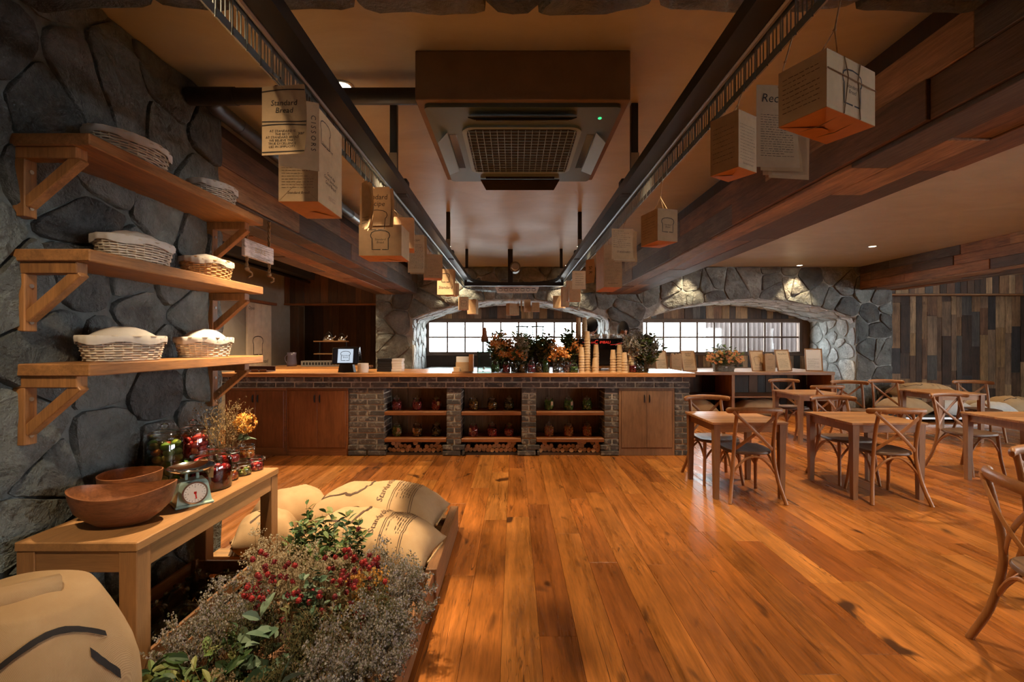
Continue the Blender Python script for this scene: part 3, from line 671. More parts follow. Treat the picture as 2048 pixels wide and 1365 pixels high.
MB().cbox(-3.72, 2.27, -0.075, 0.84, 1.0, 1.05, 0.005).build('worktop', M['counter'], None, loc=(0,YC,0))
tag(bpy.data.objects['worktop'], 'long glossy orange wooden worktop laid over the brick counter', 'worktop')
HND = MB().tube([(0,0,-0.042),(0,-0.014,-0.040),(0,-0.020,-0.02),(0,-0.020,0.02),(0,-0.014,0.040),(0,0,0.042)], [0.0045,0.0045,0.006,0.006,0.0045,0.0045], 6)
HND.tube([(0,-0.001,-0.05),(0,-0.001,0.05)], 0.007, 6, flat=0.4)
hm = HND.mesh('handle', M['black'])
def cabinet(label, x0, x1, mz, mx):
    w = x1-x0; t = thing('cabinet', label, 'cabinet', ((x0+x1)/2, YC, 0), group='cabinets built into the counter'); f = 0.03; zt = 12*CH-0.004
    MB().box(-w/2+0.005, w/2-0.005, 0.03, 0.40, 0.0, zt).build('body', mz, t)
    MB().cbox(-w/2, w/2, 0.002, 0.04, zt-f, zt, 0.003).cbox(-w/2, -w/2+f, 0.002, 0.04, 0.0, zt-f, 0.003).cbox(w/2-f, w/2, 0.002, 0.04, 0.0, zt-f, 0.003).cbox(-w/2+f, w/2-f, 0.002, 0.04, 0.0, 0.10, 0.003).build('face_frame', mx, t)
    for s in (-1, 1):
        a, b = (-w/2+f+0.002, -0.0015) if s < 0 else (0.0015, w/2-f-0.002)
        d = MB().cbox(-(b-a)/2, (b-a)/2, -0.004, 0.02, 0, zt-f-0.104, 0.003).build('door', mz, t, loc=((a+b)/2, 0, 0.102))
        obj('handle', hm, d, (-s*((b-a)/2-0.03), -0.004, zt-f-0.104-0.10))
cabinet('reddish double door cabinet at the far end of the counter behind dried stems', -3.66, -2.885, M['cab_z'], M['cab_x'])
cabinet('reddish double door cabinet touching the wide brick pier of the counter', -2.880, -2.10, M['cab_z'], M['cab_x'])
cabinet('paler oak double door cabinet at the table end of the counter', 1.328, 2.034, M['cabr_z'], M['cabr_z'])

# ---------------------------------------------------------------- firewood in the niche floors
lm = []
for k in range(5):
    n = R.choice((5,6,7)); rr = [R.uniform(0.8,1.15) for _ in range(n)]; a0 = R.random()*6
    m = MB(); vs = [(0.030*rr[i]*math.cos(a0+2*PI*i/n), yy, 0.030*rr[i]*math.sin(a0+2*PI*i/n)) for yy in (0, 0.24) for i in range(n)]
    m.add(vs, [tuple(range(n)), tuple(range(2*n-1, n-1, -1))]+[(i,n+i,n+(i+1)%n,(i+1)%n) for i in range(n)])
    me = m.mesh('log', [M['log_end'], M['log_bark']]); 
    for p in me.polygons: p.material_index = 0 if p.index < 2 else 1
    lm.append(me)
for k, (a, b) in enumerate(NIC):
    lb = ['split firewood log under the niche with candied red jars', 'split firewood log under the middle niche', 'split firewood log under the niche with green fruit jars'][k]
    for row in range(3):
        x = a+0.06+0.025*row; 
        while x < b-0.05:
            if row == 0 or R.random() < (0.8 if row == 1 else 0.22):
                o = obj('firewood_log', R.choice(lm), None, (x, YC+0.04+R.uniform(-0.01,0.03), 0.0615+row*0.045), (0, R.random()*6.28, R.uniform(-0.05,0.05)))
                tag(o, lb, 'log', 'firewood stacked in the counter niches')
            x += 0.056

# ---------------------------------------------------------------- ceiling cassette
ac = thing('air_conditioner', 'ceiling cassette air conditioner in a brown boxed housing with black grille', 'air conditioner', (0.046, 2.964, 2.70))
MB().cbox(-0.563, 0.563, -0.586, 0.586, 0.0, 0.26, 0.004).build('housing', plain('brown_bulkhead', (0.22,0.15,0.095), 0.7), ac)
def rr(w, d, r, n=6):
    o = []
    for cx, cy, a0 in ((w-r,d-r,0),(-w+r,d-r,PI/2),(-w+r,-d+r,PI),(w-r,-d+r,1.5*PI)):
        o += [(cx+r*math.cos(a0+PI/2*k/n), cy+r*math.sin(a0+PI/2*k/n)) for k in range(n+1)]
    return o
V3 = lambda z: (lambda x, y: Vector((x, y, z)))
MB().prism(rr(0.525,0.555,0.03), V3(-0.022), V3(0.0)).build('panel', M['ac_grey'], ac)
MB().prism(rr(0.35,0.355,0.07), V3(-0.034), V3(-0.022)).build('grille_frame', M['ac_flap'], ac)
MB().prism(rr(0.325,0.33,0.06), V3(-0.036), V3(-0.030)).build('grille_back', M['black_matt'], ac)
g = MB()
for k in range(16): xx = lerp(-0.31, 0.31, k/15); g.box(xx-0.0018, xx+0.0018, -0.325, 0.325, -0.042, -0.036)
for k in range(16): yy = lerp(-0.31, 0.31, k/15); g.box(-0.32, 0.32, yy-0.0016, yy+0.0016, -0.041, -0.036)
g.build('grille', plain('grille_wire', (0.24,0.34,0.35), 0.4), ac)
for k, (cx, cy, rz) in enumerate(((-0.44,0.02,PI/2),(0.44,0.02,-PI/2),(0,0.50,0),(0,-0.46,PI))):
    poly = [(-0.30,0),(0.30,0),(0.26,0.075),(-0.26,0.075)]; tl = 0.6 if k != 2 else 1.0
    pl_ = lambda z: (lambda x, y: Vector((x, y*math.cos(tl), -0.028-y*math.sin(tl)+z)))
    MB().prism(poly, pl_(-0.003), pl_(0.003)).build('flap', M['ac_flap'] if k < 2 else M['black_gloss'], ac, loc=(cx,cy,0), rot=(0,0,rz))
    MB().cbox(-0.26, 0.26, -0.05, -0.005, -0.024, -0.020, 0.001).build('air_slot', M['black_gloss'], ac, loc=(cx,cy,0), rot=(0,0,rz))
MB().ball((0.43,-0.44,-0.024), 0.011, 1, 1, 0.5).build('indicator', M['green_led'], ac, True)
# insulated pipe
pp = thing('insulated_pipe', 'black insulated pipe running from the air conditioner along the beam', 'pipe', (-1.80, 2.62, 2.85))
r0 = [(1.283,0,0),(0.2,0,0),(0.08,0.01,0),(0.02,0.05,0),(0,0.14,0),(0,6.45,0)]
MB().tube(r0, 0.046, 12).build('pipe', M['insul'], pp, 'auto')
MB().tube([(0.2,0,0),(-0.07,0,0)], 0.05, 12).build('pipe_stub', M['insul'], pp, 'auto')
for k in range(9): MB().tube([(0.0,0.35+0.68*k,0),(0.0,0.62+0.68*k,0)], 0.0475, 12).build('tape_band', M['tape'] if k % 2 else M['insul'], pp, 'auto')
MB().tube([(0.45,0,0.11),(0.45,0,0.0)], 0.008, 6).tube([(0.45,-0.02,0),(0.45,0.02,0)], 0.055, 12).build('pipe_clamp', M['black'], pp)
# black duct in the passage
dk = thing('black_duct', 'black flat duct hung under the ceiling behind the wooden beam', 'duct', (-4.0, 3.2, 2.72))
MB().cbox(-0.11, 0.11, 0, 5.7, -0.06, 0.10, 0.01).build('channel', M['black_matt'], dk)
MB().tube([(-0.05,0.2,-0.09),(-0.05,5.8,-0.09)], 0.03, 8).build('tube', M['black_gloss'], dk)
MB().box(-0.01,0.01,1.0,1.02,0.08,0.24).box(-0.01,0.01,4.6,4.62,0.08,0.24).build('hanger', M['black'], dk)

# ---------------------------------------------------------------- hanging conveyor rail
RX, RY, RZ = 0.79, 7.45, 2.51
cv = thing('conveyor_rail', 'black hanging conveyor rail looped under the ceiling with rows of steel hooks', 'rail', (0, RY, CEIL))
def loop(off=0.0, y0=-0.4, n=22):
    r = RX+off
    return [(r, y0-RY, 0), (r, 0, 0)]+[(r*math.cos(PI*k/n), r*math.sin(PI*k/n), 0) for k in range(1, n)]+[(-r, 0, 0), (-r, y0-RY, 0)]
dz = RZ-CEIL
MB().sweep([(x,y,dz) for x,y,z in loop(-0.02)], [(-0.045,-0.055),(0.045,-0.055),(0.045,0),(-0.045,0)]).build('channel', M['black'], cv)
MB().tube([(x,y,dz-0.055) for x,y,z in loop(0.03)], 0.011, 8).build('guide_bar', M['rail'], cv, 'auto')
MB().tube([(x,y,dz-0.030) for x,y,z in loop(0.034)], 0.006, 6).build('chain_bar', M['rail'], cv, 'auto')
h = MB(); h.box(-0.034,0.034,-0.002,0.002,-0.030,-0.004).box(-0.034,-0.030,-0.0015,0.0015,-0.105,-0.030).box(0.030,0.034,-0.0015,0.0015,-0.105,-0.030)
h.box(-0.011,-0.008,-0.0015,0.0015,-0.095,-0.030).box(0.008,0.011,-0.0015,0.0015,-0.095,-0.030).box(-0.034,0.034,-0.003,0.003,-0.122,-0.095).box(-0.006,0.006,-0.012,0.003,-0.012,0.004)
hkm = h.mesh('hook', M['hook']); rvm = MB().ball((0,0,0), 0.006, n=6, m=4).mesh('rivet', M['brass'])
off = 0.045; ds = 0.0755; pts = []
y = 1.08
while y < RY: pts.append((RX+off, y-RY, PI/2)); pts.append((-RX-off, y-RY, -PI/2)); y += ds
n = int(PI*(RX+off)/ds)
for k in range(1, n): q = PI*k/n; pts.append(((RX+off)*math.cos(q), (RX+off)*math.sin(q), q+PI/2))
for x, y, rz in pts:
    o = obj('hook', hkm, cv, (x, y, dz-0.045), (0,0,rz))
    if y < -4.3: obj('rivet', rvm, o, (0.037, -0.006, -0.006))
for yp in (2.92, 5.33, 7.42):
    for s in (-1, 1):
        p = MB().cbox(-0.022, 0.022, -0.022, 0.022, dz-0.01, 0, 0.003).build('post', M['black'], cv, loc=(s*(RX-0.02), yp-RY, 0))
        MB().cbox(-0.026, 0.026, -0.030, -0.022, dz-0.02, dz+0.13, 0.002).build('plate', M['rail'] if yp > 3 else plain('pale_bracket', (0.36,0.27,0.18), 0.5), p)
        MB().cbox(-0.035, 0.035, 0.20, 0.28, dz-0.06, dz+0.05, 0.006).build('clamp', M['black_matt'], p)
MB().cbox(-RX, RX, -0.03, 0.03, -0.60, -0.54, 0.004).build('cross_bar', M['black'], cv)
for s in (-1,1): MB().cbox(s*RX-0.02, s*RX+0.02, -0.02, 0.02, -0.60, dz-0.05, 0.003).build('drop_bar', M['black'], cv)
MB().cbox(-0.10,-0.02,-0.03,0.03,-0.56,0,0.004).build('motor_post', M['black'], cv)
mt = MB(); mt.tube([(0.02,-0.10,-0.30),(0.02,0.10,-0.30)], 0.085, 22).build('motor', plain('motor_casing', (0.20,0.17,0.13), 0.4, 0.6), cv, 'auto')
MB().tube([(0.02,-0.115,-0.30),(0.02,-0.10,-0.30)], [0.05,0.065], 18).tube([(0.02,-0.125,-0.30),(0.02,-0.11,-0.30)], 0.018, 12).build('motor_cap', M['steel'], cv, 'auto')
sg = MB().prism([(-0.36,-0.62),(0.36,-0.62),(0.32,-0.72),(-0.32,-0.72)], lambda x,z: Vector((x,-0.012,z)), lambda x,z: Vector((x,0.0,z))).build('cover_plate', M['white'], cv, loc=(0.05,-0.03,0))
sw = MB()
for k in range(7):
    a = -0.27+0.09*k; sw.tube([(a+0.032*math.cos(q/10*2*PI), -0.014, -0.668+0.022*math.sin(q/10*2*PI)) for q in range(11)], 0.004, 4)
sw.box(-0.30,0.30,-0.016,-0.012,-0.642,-0.636).build('scroll_cutouts', M['black'], sg)
# ---------------------------------------------------------------- flat print helpers (2-D shapes mapped on to a surface)
def text2d(body, size, shear=0.18, align='CENTER'):
    c = bpy.data.curves.new('tmp_text', 'FONT'); c.body = body; c.size = size; c.shear = shear; c.align_x = align; c.align_y = 'CENTER'; c.resolution_u = 2; c.space_line = 0.95
    o = bpy.data.objects.new('tmp_text', c); me = bpy.data.meshes.new_from_object(o)
    vs = [(v.co.x, v.co.y) for v in me.vertices]; fs = [tuple(p.vertices) for p in me.polygons]
    bpy.data.objects.remove(o); bpy.data.curves.remove(c); bpy.data.meshes.remove(me); return vs, fs
def move2d(s, dx=0, dy=0, rot=0, k=1):
    c, n = math.cos(rot)*k, math.sin(rot)*k
    return [(x*c-y*n+dx, x*n+y*c+dy) for x, y in s[0]], s[1]
def stroke2d(path, w):
    vs = []; n = len(path)
    for i, p in enumerate(path):
        a, b = path[max(i-1,0)], path[min(i+1,n-1)]; dx, dy = b[0]-a[0], b[1]-a[1]; d = math.hypot(dx,dy) or 1; ww = w*(0.9+0.2*((i*7)%5)/5)
        vs += [(p[0]-dy/d*ww/2, p[1]+dx/d*ww/2), (p[0]+dy/d*ww/2, p[1]-dx/d*ww/2)]
    return vs, [(2*i,2*i+1,2*i+3,2*i+2) for i in range(n-1)]
def lines2d(w, h, n, th=0.0016, fill=0.92, ragged=True):
    vs = []; fs = []
    for k in range(n):
        y = h/2-h*(k+0.5)/n; x = -w/2; end = w/2*(fill if not ragged or R.random() > 0.3 else R.uniform(0.1, fill))
        while x < end:
            L = R.uniform(0.007, 0.022)*max(0.35, w/0.16); L = min(L, end-x); j = R.uniform(-0.3,0.3)*th; t = th*R.uniform(0.7,1.2); i = len(vs)
            vs += [(x,y+j-t/2),(x+L,y+j-t/2),(x+L,y+j+t/2),(x,y+j+t/2)]; fs.append((i,i+1,i+2,i+3)); x += L+R.uniform(0.003,0.006)*max(0.35, w/0.16)
    return vs, fs
def loaf(s):   # the drawn bread slice, gap at the lower left like a brush line
    p = [(0.10,-0.5),(0.42,-0.5),(0.42,0.08),(0.47,0.13),(0.50,0.24),(0.45,0.38),(0.28,0.47),(0,0.5),(-0.28,0.47),(-0.45,0.38),(-0.50,0.24),(-0.47,0.13),(-0.42,0.08),(-0.42,-0.5),(0.02,-0.5)]
    o = []
    for a, b in zip(p[:-1], p[1:]):
        m = 3
        o += [(lerp(a[0],b[0],k/m)*s, lerp(a[1],b[1],k/m)*s) for k in range(m)]
    return o+[(p[-1][0]*s, p[-1][1]*s)]
def decal(parent, items, fn, mat=None, name='lettering', sub=0):
    mb = MB()
    for vs, fs in items: mb.add([fn(*p) for p in vs], fs)
    return mb.build(name, mat or M['ink'], parent, fix=False)
def plane_fn(o, u, v, e=0.0012):
    o, u, v = Vector(o), Vector(u).normalized(), Vector(v).normalized(); n = u.cross(v)*e
    return lambda a, b: o+u*a+v*b+n

# ---------------------------------------------------------------- cross-back chairs
def arc3(p0, p1, p2, n=8):
    p0, p1, p2 = Vector(p0), Vector(p1), Vector(p2)
    return [p0*(1-t)**2+p1*2*t*(1-t)+p2*t*t for t in [k/n for k in range(n+1)]]
def spline(P, n=5):
    P = [Vector(p) for p in P]; Q = [2*P[0]-P[1]]+P+[2*P[-1]-P[-2]]; o = []
    for i in range(1, len(Q)-2):
        for k in range(n):
            t = k/n; a, b, c, d = Q[i-1], Q[i], Q[i+1], Q[i+2]
            o.append(0.5*((2*b)+(c-a)*t+(2*a-5*b+4*c-d)*t*t+(3*b-a-3*c+d)*t**3))
    return o+[P[-1]]
CM = {}
def chair_meshes():
    poly = []
    for k in range(36):
        q = 2*PI*k/36; cx, sy = math.cos(q), math.sin(q); e = 0.62
        wx = 0.205+0.020*sy; poly.append((wx*math.copysign(abs(cx)**e, cx), 0.195*math.copysign(abs(sy)**e, sy)+0.0))
    m = MB(); n = len(poly); lv = [(0.93,0.418),(1.0,0.428),(1.0,0.440),(0.965,0.450),(0.7,0.447),(0.35,0.444)]
    vs = [(x*k, y*k, z) for k, z in lv for x, y in poly]+[(0,0,0.443),(0,0,0.418)]
    fs = [(a*n+i, a*n+(i+1)%n, (a+1)*n+(i+1)%n, (a+1)*n+i) for a in range(len(lv)-1) for i in range(n)]
    fs += [((len(lv)-1)*n+i, (len(lv)-1)*n+(i+1)%n, len(lv)*n) for i in range(n)]+[((i+1)%n, i, len(lv)*n+1) for i in range(n)]
    m.add(vs, fs); CM['seat'] = m.mesh('seat', M['chair_seat'], 'auto')
    for s in (-1, 1):
        p = spline([(s*0.243,-0.265,0),(s*0.205,-0.205,0.18),(s*0.178,-0.175,0.38),(s*0.172,-0.178,0.52),(s*0.172,-0.205,0.68),(s*0.168,-0.240,0.825)], 4)
        CM['rear%d' % s] = MB().tube(p, [0.0165]*len(p), 10).mesh('leg', M['chair'], 'auto')
        p = spline([(s*0.195,0.205,0),(s*0.178,0.172,0.2),(s*0.168,0.155,0.43)], 4)
        CM['front%d' % s] = MB().tube(p, [lerp(0.014,0.0175,i/(len(p)-1)) for i in range(len(p))], 10).mesh('leg', M['chair'], 'auto')
        p = [Vector((s*lerp(0.205,-0.165,t), -0.235+0.06*t-0.03*math.sin(PI*t), lerp(0.815,0.465,t))) for t in [k/8 for k in range(9)]]
        CM['slat%d' % s] = MB().tube([q+Vector((0, 0.006*s, 0)) for q in p], [0.0155]*9, 8, flat=0.36, up=(0.7*s,0,-0.7)).mesh('slat', M['chair'], 'auto')
    p = spline([(-0.245,-0.185,0.818),(-0.20,-0.222,0.824),(-0.10,-0.250,0.830),(0,-0.258,0.832),(0.10,-0.250,0.830),(0.20,-0.222,0.824),(0.245,-0.185,0.818)], 5)
    k = len(p); CM['rail'] = MB().tube(p, [0.014 if i in (0, k-1) else (0.023 if i in (1,k-2) else 0.027) for i in range(k)], 12, flat=0.62, up=(0,0,1)).mesh('top_rail', M['chair'], 'auto')
    def br(a, b): return MB().tube(arc3(a, ((a[0]+b[0])/2*1.0, (a[1]+b[1])/2, 0.56), b, 12), 0.0105, 8).mesh('brace', M['chair'], 'auto')
    CM['b1'] = br((-0.190,-0.185,0.25),(0.190,-0.185,0.25)); CM['b2'] = br((-0.170,0.165,0.25),(0.170,0.165,0.25))
    CM['b3'] = br((-0.192,-0.185,0.255),(-0.175,0.165,0.255)); CM['b4'] = br((0.192,-0.185,0.255),(0.175,0.165,0.255))
chair_meshes()
def chair(x, y, deg, label):
    t = thing('cross_back_chair', label, 'chair', (x, y, 0), math.radians(deg), 'cross-back wooden chairs')
    for nm, k in (('seat','seat'),('leg','rear-1'),('leg','rear1'),('leg','front-1'),('leg','front1'),('slat','slat-1'),('slat','slat1'),('top_rail','rail'),('brace','b1'),('brace','b2'),('brace','b3'),('brace','b4')): obj(nm, CM[k], t)
chair(2.17, 4.28, -3, 'cross-back chair in front of the table nearest the counter, back towards the viewer')
chair(2.10, 4.76, 180, 'cross-back chair between the counter end and the table nearest it')
chair(3.42, 4.24, -6, 'cross-back chair with its back to the viewer at the second table from the counter')
chair(3.455, 4.74, 178, 'cross-back chair on the far side of the second table from the counter')
chair(4.28, 7.02, 180, 'cross-back chair between the far table and the low display bench')
chair(4.29, 6.44, 4, 'cross-back chair at the near side of the far table by the stone arch')
chair(5.02, 6.72, 160, 'cross-back chair in front of the stone pillar foot')
chair(5.74, 6.88, 168, 'cross-back chair in front of the printed flour sacks')
chair(6.93, 6.76, 158, 'cross-back chair turned askew before the upright boards')
chair(5.04, 5.05, 186, 'cross-back chair with curved posts beside the table cut by the frame')
chair(2.99, 2.32, 180, 'cross-back chair partly hidden behind the closest chair')
chair(2.36, 1.88, -112, 'closest cross-back chair, turned sideways at the edge of view')

# ---------------------------------------------------------------- cafe tables
TM = {}
H_T = 0.705
TM['leg'] = MB().add([(sx*(0.030 if z > 0.3 else 0.021), sy*(0.030 if z > 0.3 else 0.021), z) for z in (0, H_T-0.022) for sx, sy in ((-1,-1),(1,-1),(1,1),(-1,1))], [(3,2,1,0),(4,5,6,7)]+[(k,(k+1)%4,4+(k+1)%4,4+k) for k in range(4)]).mesh('leg', M['table_leg'])
TM['apron_x'] = MB().cbox(-0.285,0.285,-0.010,0.010,H_T-0.095,H_T-0.022,0.003).mesh('apron', M['table_x'])
TM['board'] = MB().cbox(-0.345,0.345,-0.0555,0.0555,H_T-0.022,H_T,0.003).mesh('board', M['table_x'])
TM['apron_y'] = MB().cbox(-0.010,0.010,-0.285,0.285,H_T-0.095,H_T-0.022,0.003).mesh('apron', M['table_leg'])
def table(x, y, label):
    t = thing('cafe_table', label, 'table', (x, y, 0), 0, 'square cafe tables')
    for k in range(6): obj('board', TM['board'], t, (0, -0.2825+0.113*k, 0))
    for sx in (-1,1):
        for sy in (-1,1): obj('leg', TM['leg'], t, (sx*0.300, sy*0.300, 0))
        obj('apron', TM['apron_y'], t, (sx*0.300, 0, 0)); obj('apron', TM['apron_x'], t, (0, sx*0.300, 0))
table(2.15, 4.47, 'square wooden cafe table beside the brick end of the counter')
table(3.40, 4.45, 'square wooden cafe table second from the counter')
table(4.33, 6.70, 'square wooden cafe table in front of the display bench with framed menus')
table(5.04, 4.45, 'square wooden cafe table cut off by the edge of the frame')
table(6.37, 6.80, 'square wooden cafe table in front of the stacked sacks')

# ---------------------------------------------------------------- display table by the stone wall
dt = thing('display_table', 'long light oak display table holding bowls, scale and jars by the stone wall', 'table', (-1.622, 2.19, 0))
MB().cbox(-0.228, 0.228, -0.508, 0.508, 0.655, 0.69, 0.004).build('tabletop', M['oak_y'], dt)
lg = MB().cbox(-0.034,0.034,-0.034,0.034,0,0.655,0.003).mesh('leg', M['oak_z'])
for sx in (-1,1):
    for sy in (-1,1): obj('leg', lg, dt, (sx*0.190, sy*0.470, 0))
    MB().cbox(-0.012,0.012,-0.436,0.436,0.575,0.655,0.003).build('apron', M['oak_y'], dt, loc=(sx*0.208,0,0))
    MB().cbox(-0.156,0.156,-0.012,0.012,0.575,0.655,0.003).build('apron', M['oak_x'], dt, loc=(0,sx*0.488,0))

# ---------------------------------------------------------------- wall shelves with brackets
BRK = MB().cbox(0.0,0.048,-0.024,0.024,-0.265,-0.045,0.003).cbox(0.0,0.245,-0.024,0.024,-0.045,0.0,0.003)
dg = MB().cbox(-0.020,0.020,-0.019,0.019,0,0.27,0.003, Matrix.Translation((0.040,0,-0.215)) @ Matrix.Rotation(math.radians(49), 4, 'Y'))
bk1 = BRK.mesh('bracket', M['teak_z']); bk2 = dg.mesh('brace', M['teak_z']); scm = MB().tube([(0.048,0,0),(0.052,0,0)], 0.008, 10).mesh('screw', M['screw'])
def shelf(z, label):
    t = thing('wall_shelf', label, 'shelf', (XL+0.03, 2.31, z), group='bracketed shelves on the stone wall')
    MB().cbox(-0.03, 0.275, -0.595, 0.595, -0.047, 0.0, 0.004).build('board', M['teak_y'], t)
    for yy in (-0.56, 0.52):
        b = obj('bracket', bk1, t, (-0.03, yy, -0.047)); obj('brace', bk2, b)
        for zz in (-0.09, -0.23): obj('screw', scm, b, (0, 0, zz))
shelf(2.223, 'highest of the three bracketed teak shelves on the stone wall')
shelf(1.785, 'middle of the three bracketed teak shelves on the stone wall')
shelf(1.350, 'lowest of the three bracketed teak shelves on the stone wall')

# ---------------------------------------------------------------- cloth covered bread baskets
def basket(y, z, a, b, label, white, dome=0.055, seed=0):
    rr_ = random.Random(seed); hgt = 0.102
    t = thing('bread_basket', label, 'basket', (XL+0.165, y, z), group='cloth covered bread baskets')
    m = MB(); rows = 11; n = 56
    for k in range(rows):
        zz = 0.006+hgt*k/(rows-1); fl = 0.84+0.16*k/(rows-1); pts = []
        for i in range(n+1):
            q = 2*PI*i/n; w = 0.0035*math.sin(q*n/4+PI*k); pts.append(((b*fl+w)*math.cos(q), (a*fl+w)*math.sin(q), zz))
        m.tube(pts, 0.0043, 5, cap=False)
    for i in range(28):
        q = 2*PI*i/28; m.tube([(b*0.835*math.cos(q), a*0.835*math.sin(q), 0.002), (b*math.cos(q), a*math.sin(q), hgt+0.004)], 0.003, 4)
    m.prism([(b*0.835*math.cos(2*PI*i/28), a*0.835*math.sin(2*PI*i/28)) for i in range(28)], V3(0.0), V3(0.006))
    m.build('weave', M['wicker_w'] if white else M['wicker'], t, True, fix=False)
    n = 72; prof = [(0.90,hgt-0.012),(1.0,hgt+0.010),(1.04,hgt+0.007),(1.045,hgt-0.010),(1.03,hgt-0.024)]
    vs = []
    for j, (k, zz) in enumerate(prof):
        for i in range(n):
            q = 2*PI*i/n; pl_ = 0.0035*math.sin(q*17+2*math.sin(q*3+seed))*(j >= 2); dzz = 0.007*math.sin(q*5+seed)*(j >= 3); vs.append(((b*k+pl_)*math.cos(q), (a*k+pl_)*math.sin(q), zz+dzz))
    MB().add(vs, [(j*n+i, j*n+(i+1)%n, (j+1)*n+(i+1)%n, (j+1)*n+i) for j in range(len(prof)-1) for i in range(n)]).build('liner', M['linen2'] if not white else M['linen'], t, True, fix=False)
    vs = []; n = 40
    for j in range(7):
        e = j/6; k = 0.86*(1-e**2.2) if j < 6 else 0.0
        for i in range(n):
            q = 2*PI*i/n; vs.append((b*k*math.cos(q), a*k*math.sin(q), hgt-0.004+dome*(1-(k/0.86)**2.4)+0.004*noise.noise((math.cos(q)*2, math.sin(q)*2+seed, e*3))))
    MB().add(vs, [(j*n+i, j*n+(i+1)%n, (j+1)*n+(i+1)%n, (j+1)*n+i) for j in range(6) for i in range(n)]).build('cover_cloth', M['linen'], t, True, fix=False)
basket(2.06, 2.223, 0.185, 0.118, 'larger cloth covered basket on the highest shelf', True, seed=1)
basket(2.63, 2.223, 0.145, 0.108, 'smaller cloth covered basket on the highest shelf', True, 0.03, 2)
basket(2.09, 1.785, 0.175, 0.118, 'larger whitewashed basket with a cloth dome on the middle shelf', True, seed=3)
basket(2.58, 1.785, 0.155, 0.112, 'smaller honey coloured basket with a cloth on the middle shelf', False, 0.045, 4)
basket(2.03, 1.350, 0.185, 0.120, 'larger whitewashed basket with a domed cloth on the lowest shelf', True, seed=5)
basket(2.56, 1.350, 0.170, 0.115, 'smaller whitewashed basket with a bright cloth on the lowest shelf', True, 0.06, 6)

# ---------------------------------------------------------------- pallets, crate, sacks
pal = thing('wooden_pallet', 'slatted pine pallet carrying two printed burlap sacks', 'pallet', (-0.91, 2.99, 0))
for k in range(5): MB().cbox(-0.45,0.42,-0.055,0.055,0.10,0.122,0.003).build('slat', M['pallet'], pal, loc=(0,-0.42+0.21*k,0))
for xx in (-0.41, 0.0, 0.385): MB().cbox(-0.035,0.035,-0.48,0.48,0.0,0.10,0.003).build('runner', M['crate'], pal, loc=(xx,0,0))
MB().cbox(-0.03,0.03,-0.49,0.48,0.0,0.185,0.003).build('edge_rail', M['crate'], pal, loc=(0.455,0,0))
pa2 = thing('wooden_pallet', 'second slatted pallet under the small sacks at the stone wall', 'pallet', (-1.64, 3.16, 0))
for k in range(4): MB().cbox(-0.235,0.235,-0.055,0.055,0.10,0.122,0.003).build('slat', M['pallet'], pa2, loc=(0,-0.32+0.21*k,0))
for xx in (-0.20, 0.20): MB().cbox(-0.03,0.03,-0.38,0.38,0.0,0.10,0.003).build('runner', M['crate'], pa2, loc=(xx,0,0))
SK = {}
def sack(label, loc, L, Wd, Ht, rz, seed, prints=None, rot=None, mat='burlap', group='burlap flour sacks', tip=0.0):
    rs = random.Random(seed); t = thing('burlap_sack', label, 'sack', loc, rz, group, rot)
    def hf(a, b, top=True):
        e = (max(0,1-abs(a)**3.2)**0.55)*(max(0,1-abs(b)**2.6)**0.6)
        w = 0.09*noise.noise((a*2.3+seed, b*2.0, 1))+0.06*noise.noise((a*5+seed, b*4, 4))-0.05*abs(noise.noise((a*3.2+b*2+seed, b*5-a*2, 9)))
        return Ht*(0.30+0.70*e*(1+w)) if top else Ht*(0.30-0.30*min(1, e*1.9))
    def mapxy(a, b): return (L/2*a*(1-0.055*(1-b*b)*a*a), Wd/2*b*(1-0.10*(1-a*a)*0-0.09*(1-abs(a))*0)*(1-0.16*(abs(a)**4)*(1-abs(b)**3)))
    n, m_ = 34, 22; vs = []; fs = []
    for top in (True, False):
        o = len(vs)
        for i in range(n+1):
            for j in range(m_+1):
                a, b = -1+2*i/n, -1+2*j/m_; x, y = mapxy(a, b); vs.append((x, y, hf(a, b, top)+tip*a))
        for i in range(n):
            for j in range(m_):
                q = (o+i*(m_+1)+j, o+(i+1)*(m_+1)+j, o+(i+1)*(m_+1)+j+1, o+i*(m_+1)+j+1); fs.append(q if top else q[::-1])
    me = MB().add(vs, fs); ob_ = me.build('sack_body', M[mat], t, True, fix=False)
    bm = bmesh.new(); bm.from_mesh(ob_.data); bmesh.ops.remove_doubles(bm, verts=bm.verts, dist=0.0005); bm.to_mesh(ob_.data); bm.free()
    if prints:
        def fn(u, v):
            a, b = clampf(u/(L/2), -0.98, 0.98), clampf(v/(Wd/2), -0.98, 0.98); x, y = mapxy(a, b); return Vector((x, y, hf(a, b)+tip*a+0.004))
        decal(t, prints, fn, M['ink_b'], 'print')
    for s in (-1, 1): MB().tube([(s*L/2*0.995, -Wd*0.30, Ht*0.30+tip*s), (s*L/2*1.0, 0, Ht*0.31+tip*s), (s*L/2*0.995, Wd*0.30, Ht*0.30+tip*s)], 0.006, 5).build('seam', M['twine'], t)
    return t
def densify(s, k=3):
    for _ in range(k):
        vs, fs = list(s[0]), []; mid = {}
        for f in s[1]:
            if len(f) == 4:
                def mm(a, b):
                    q = (min(a,b), max(a,b))
                    if q not in mid: mid[q] = len(vs); vs.append(((vs[a][0]+vs[b][0])/2, (vs[a][1]+vs[b][1])/2))
                    return mid[q]
                a, b, c, d = f; e, g = mm(a,b), mm(c,d); fs += [(a,e,g,d),(e,b,c,g)]
            else: fs.append(f)
        s = (vs, fs)
    return s
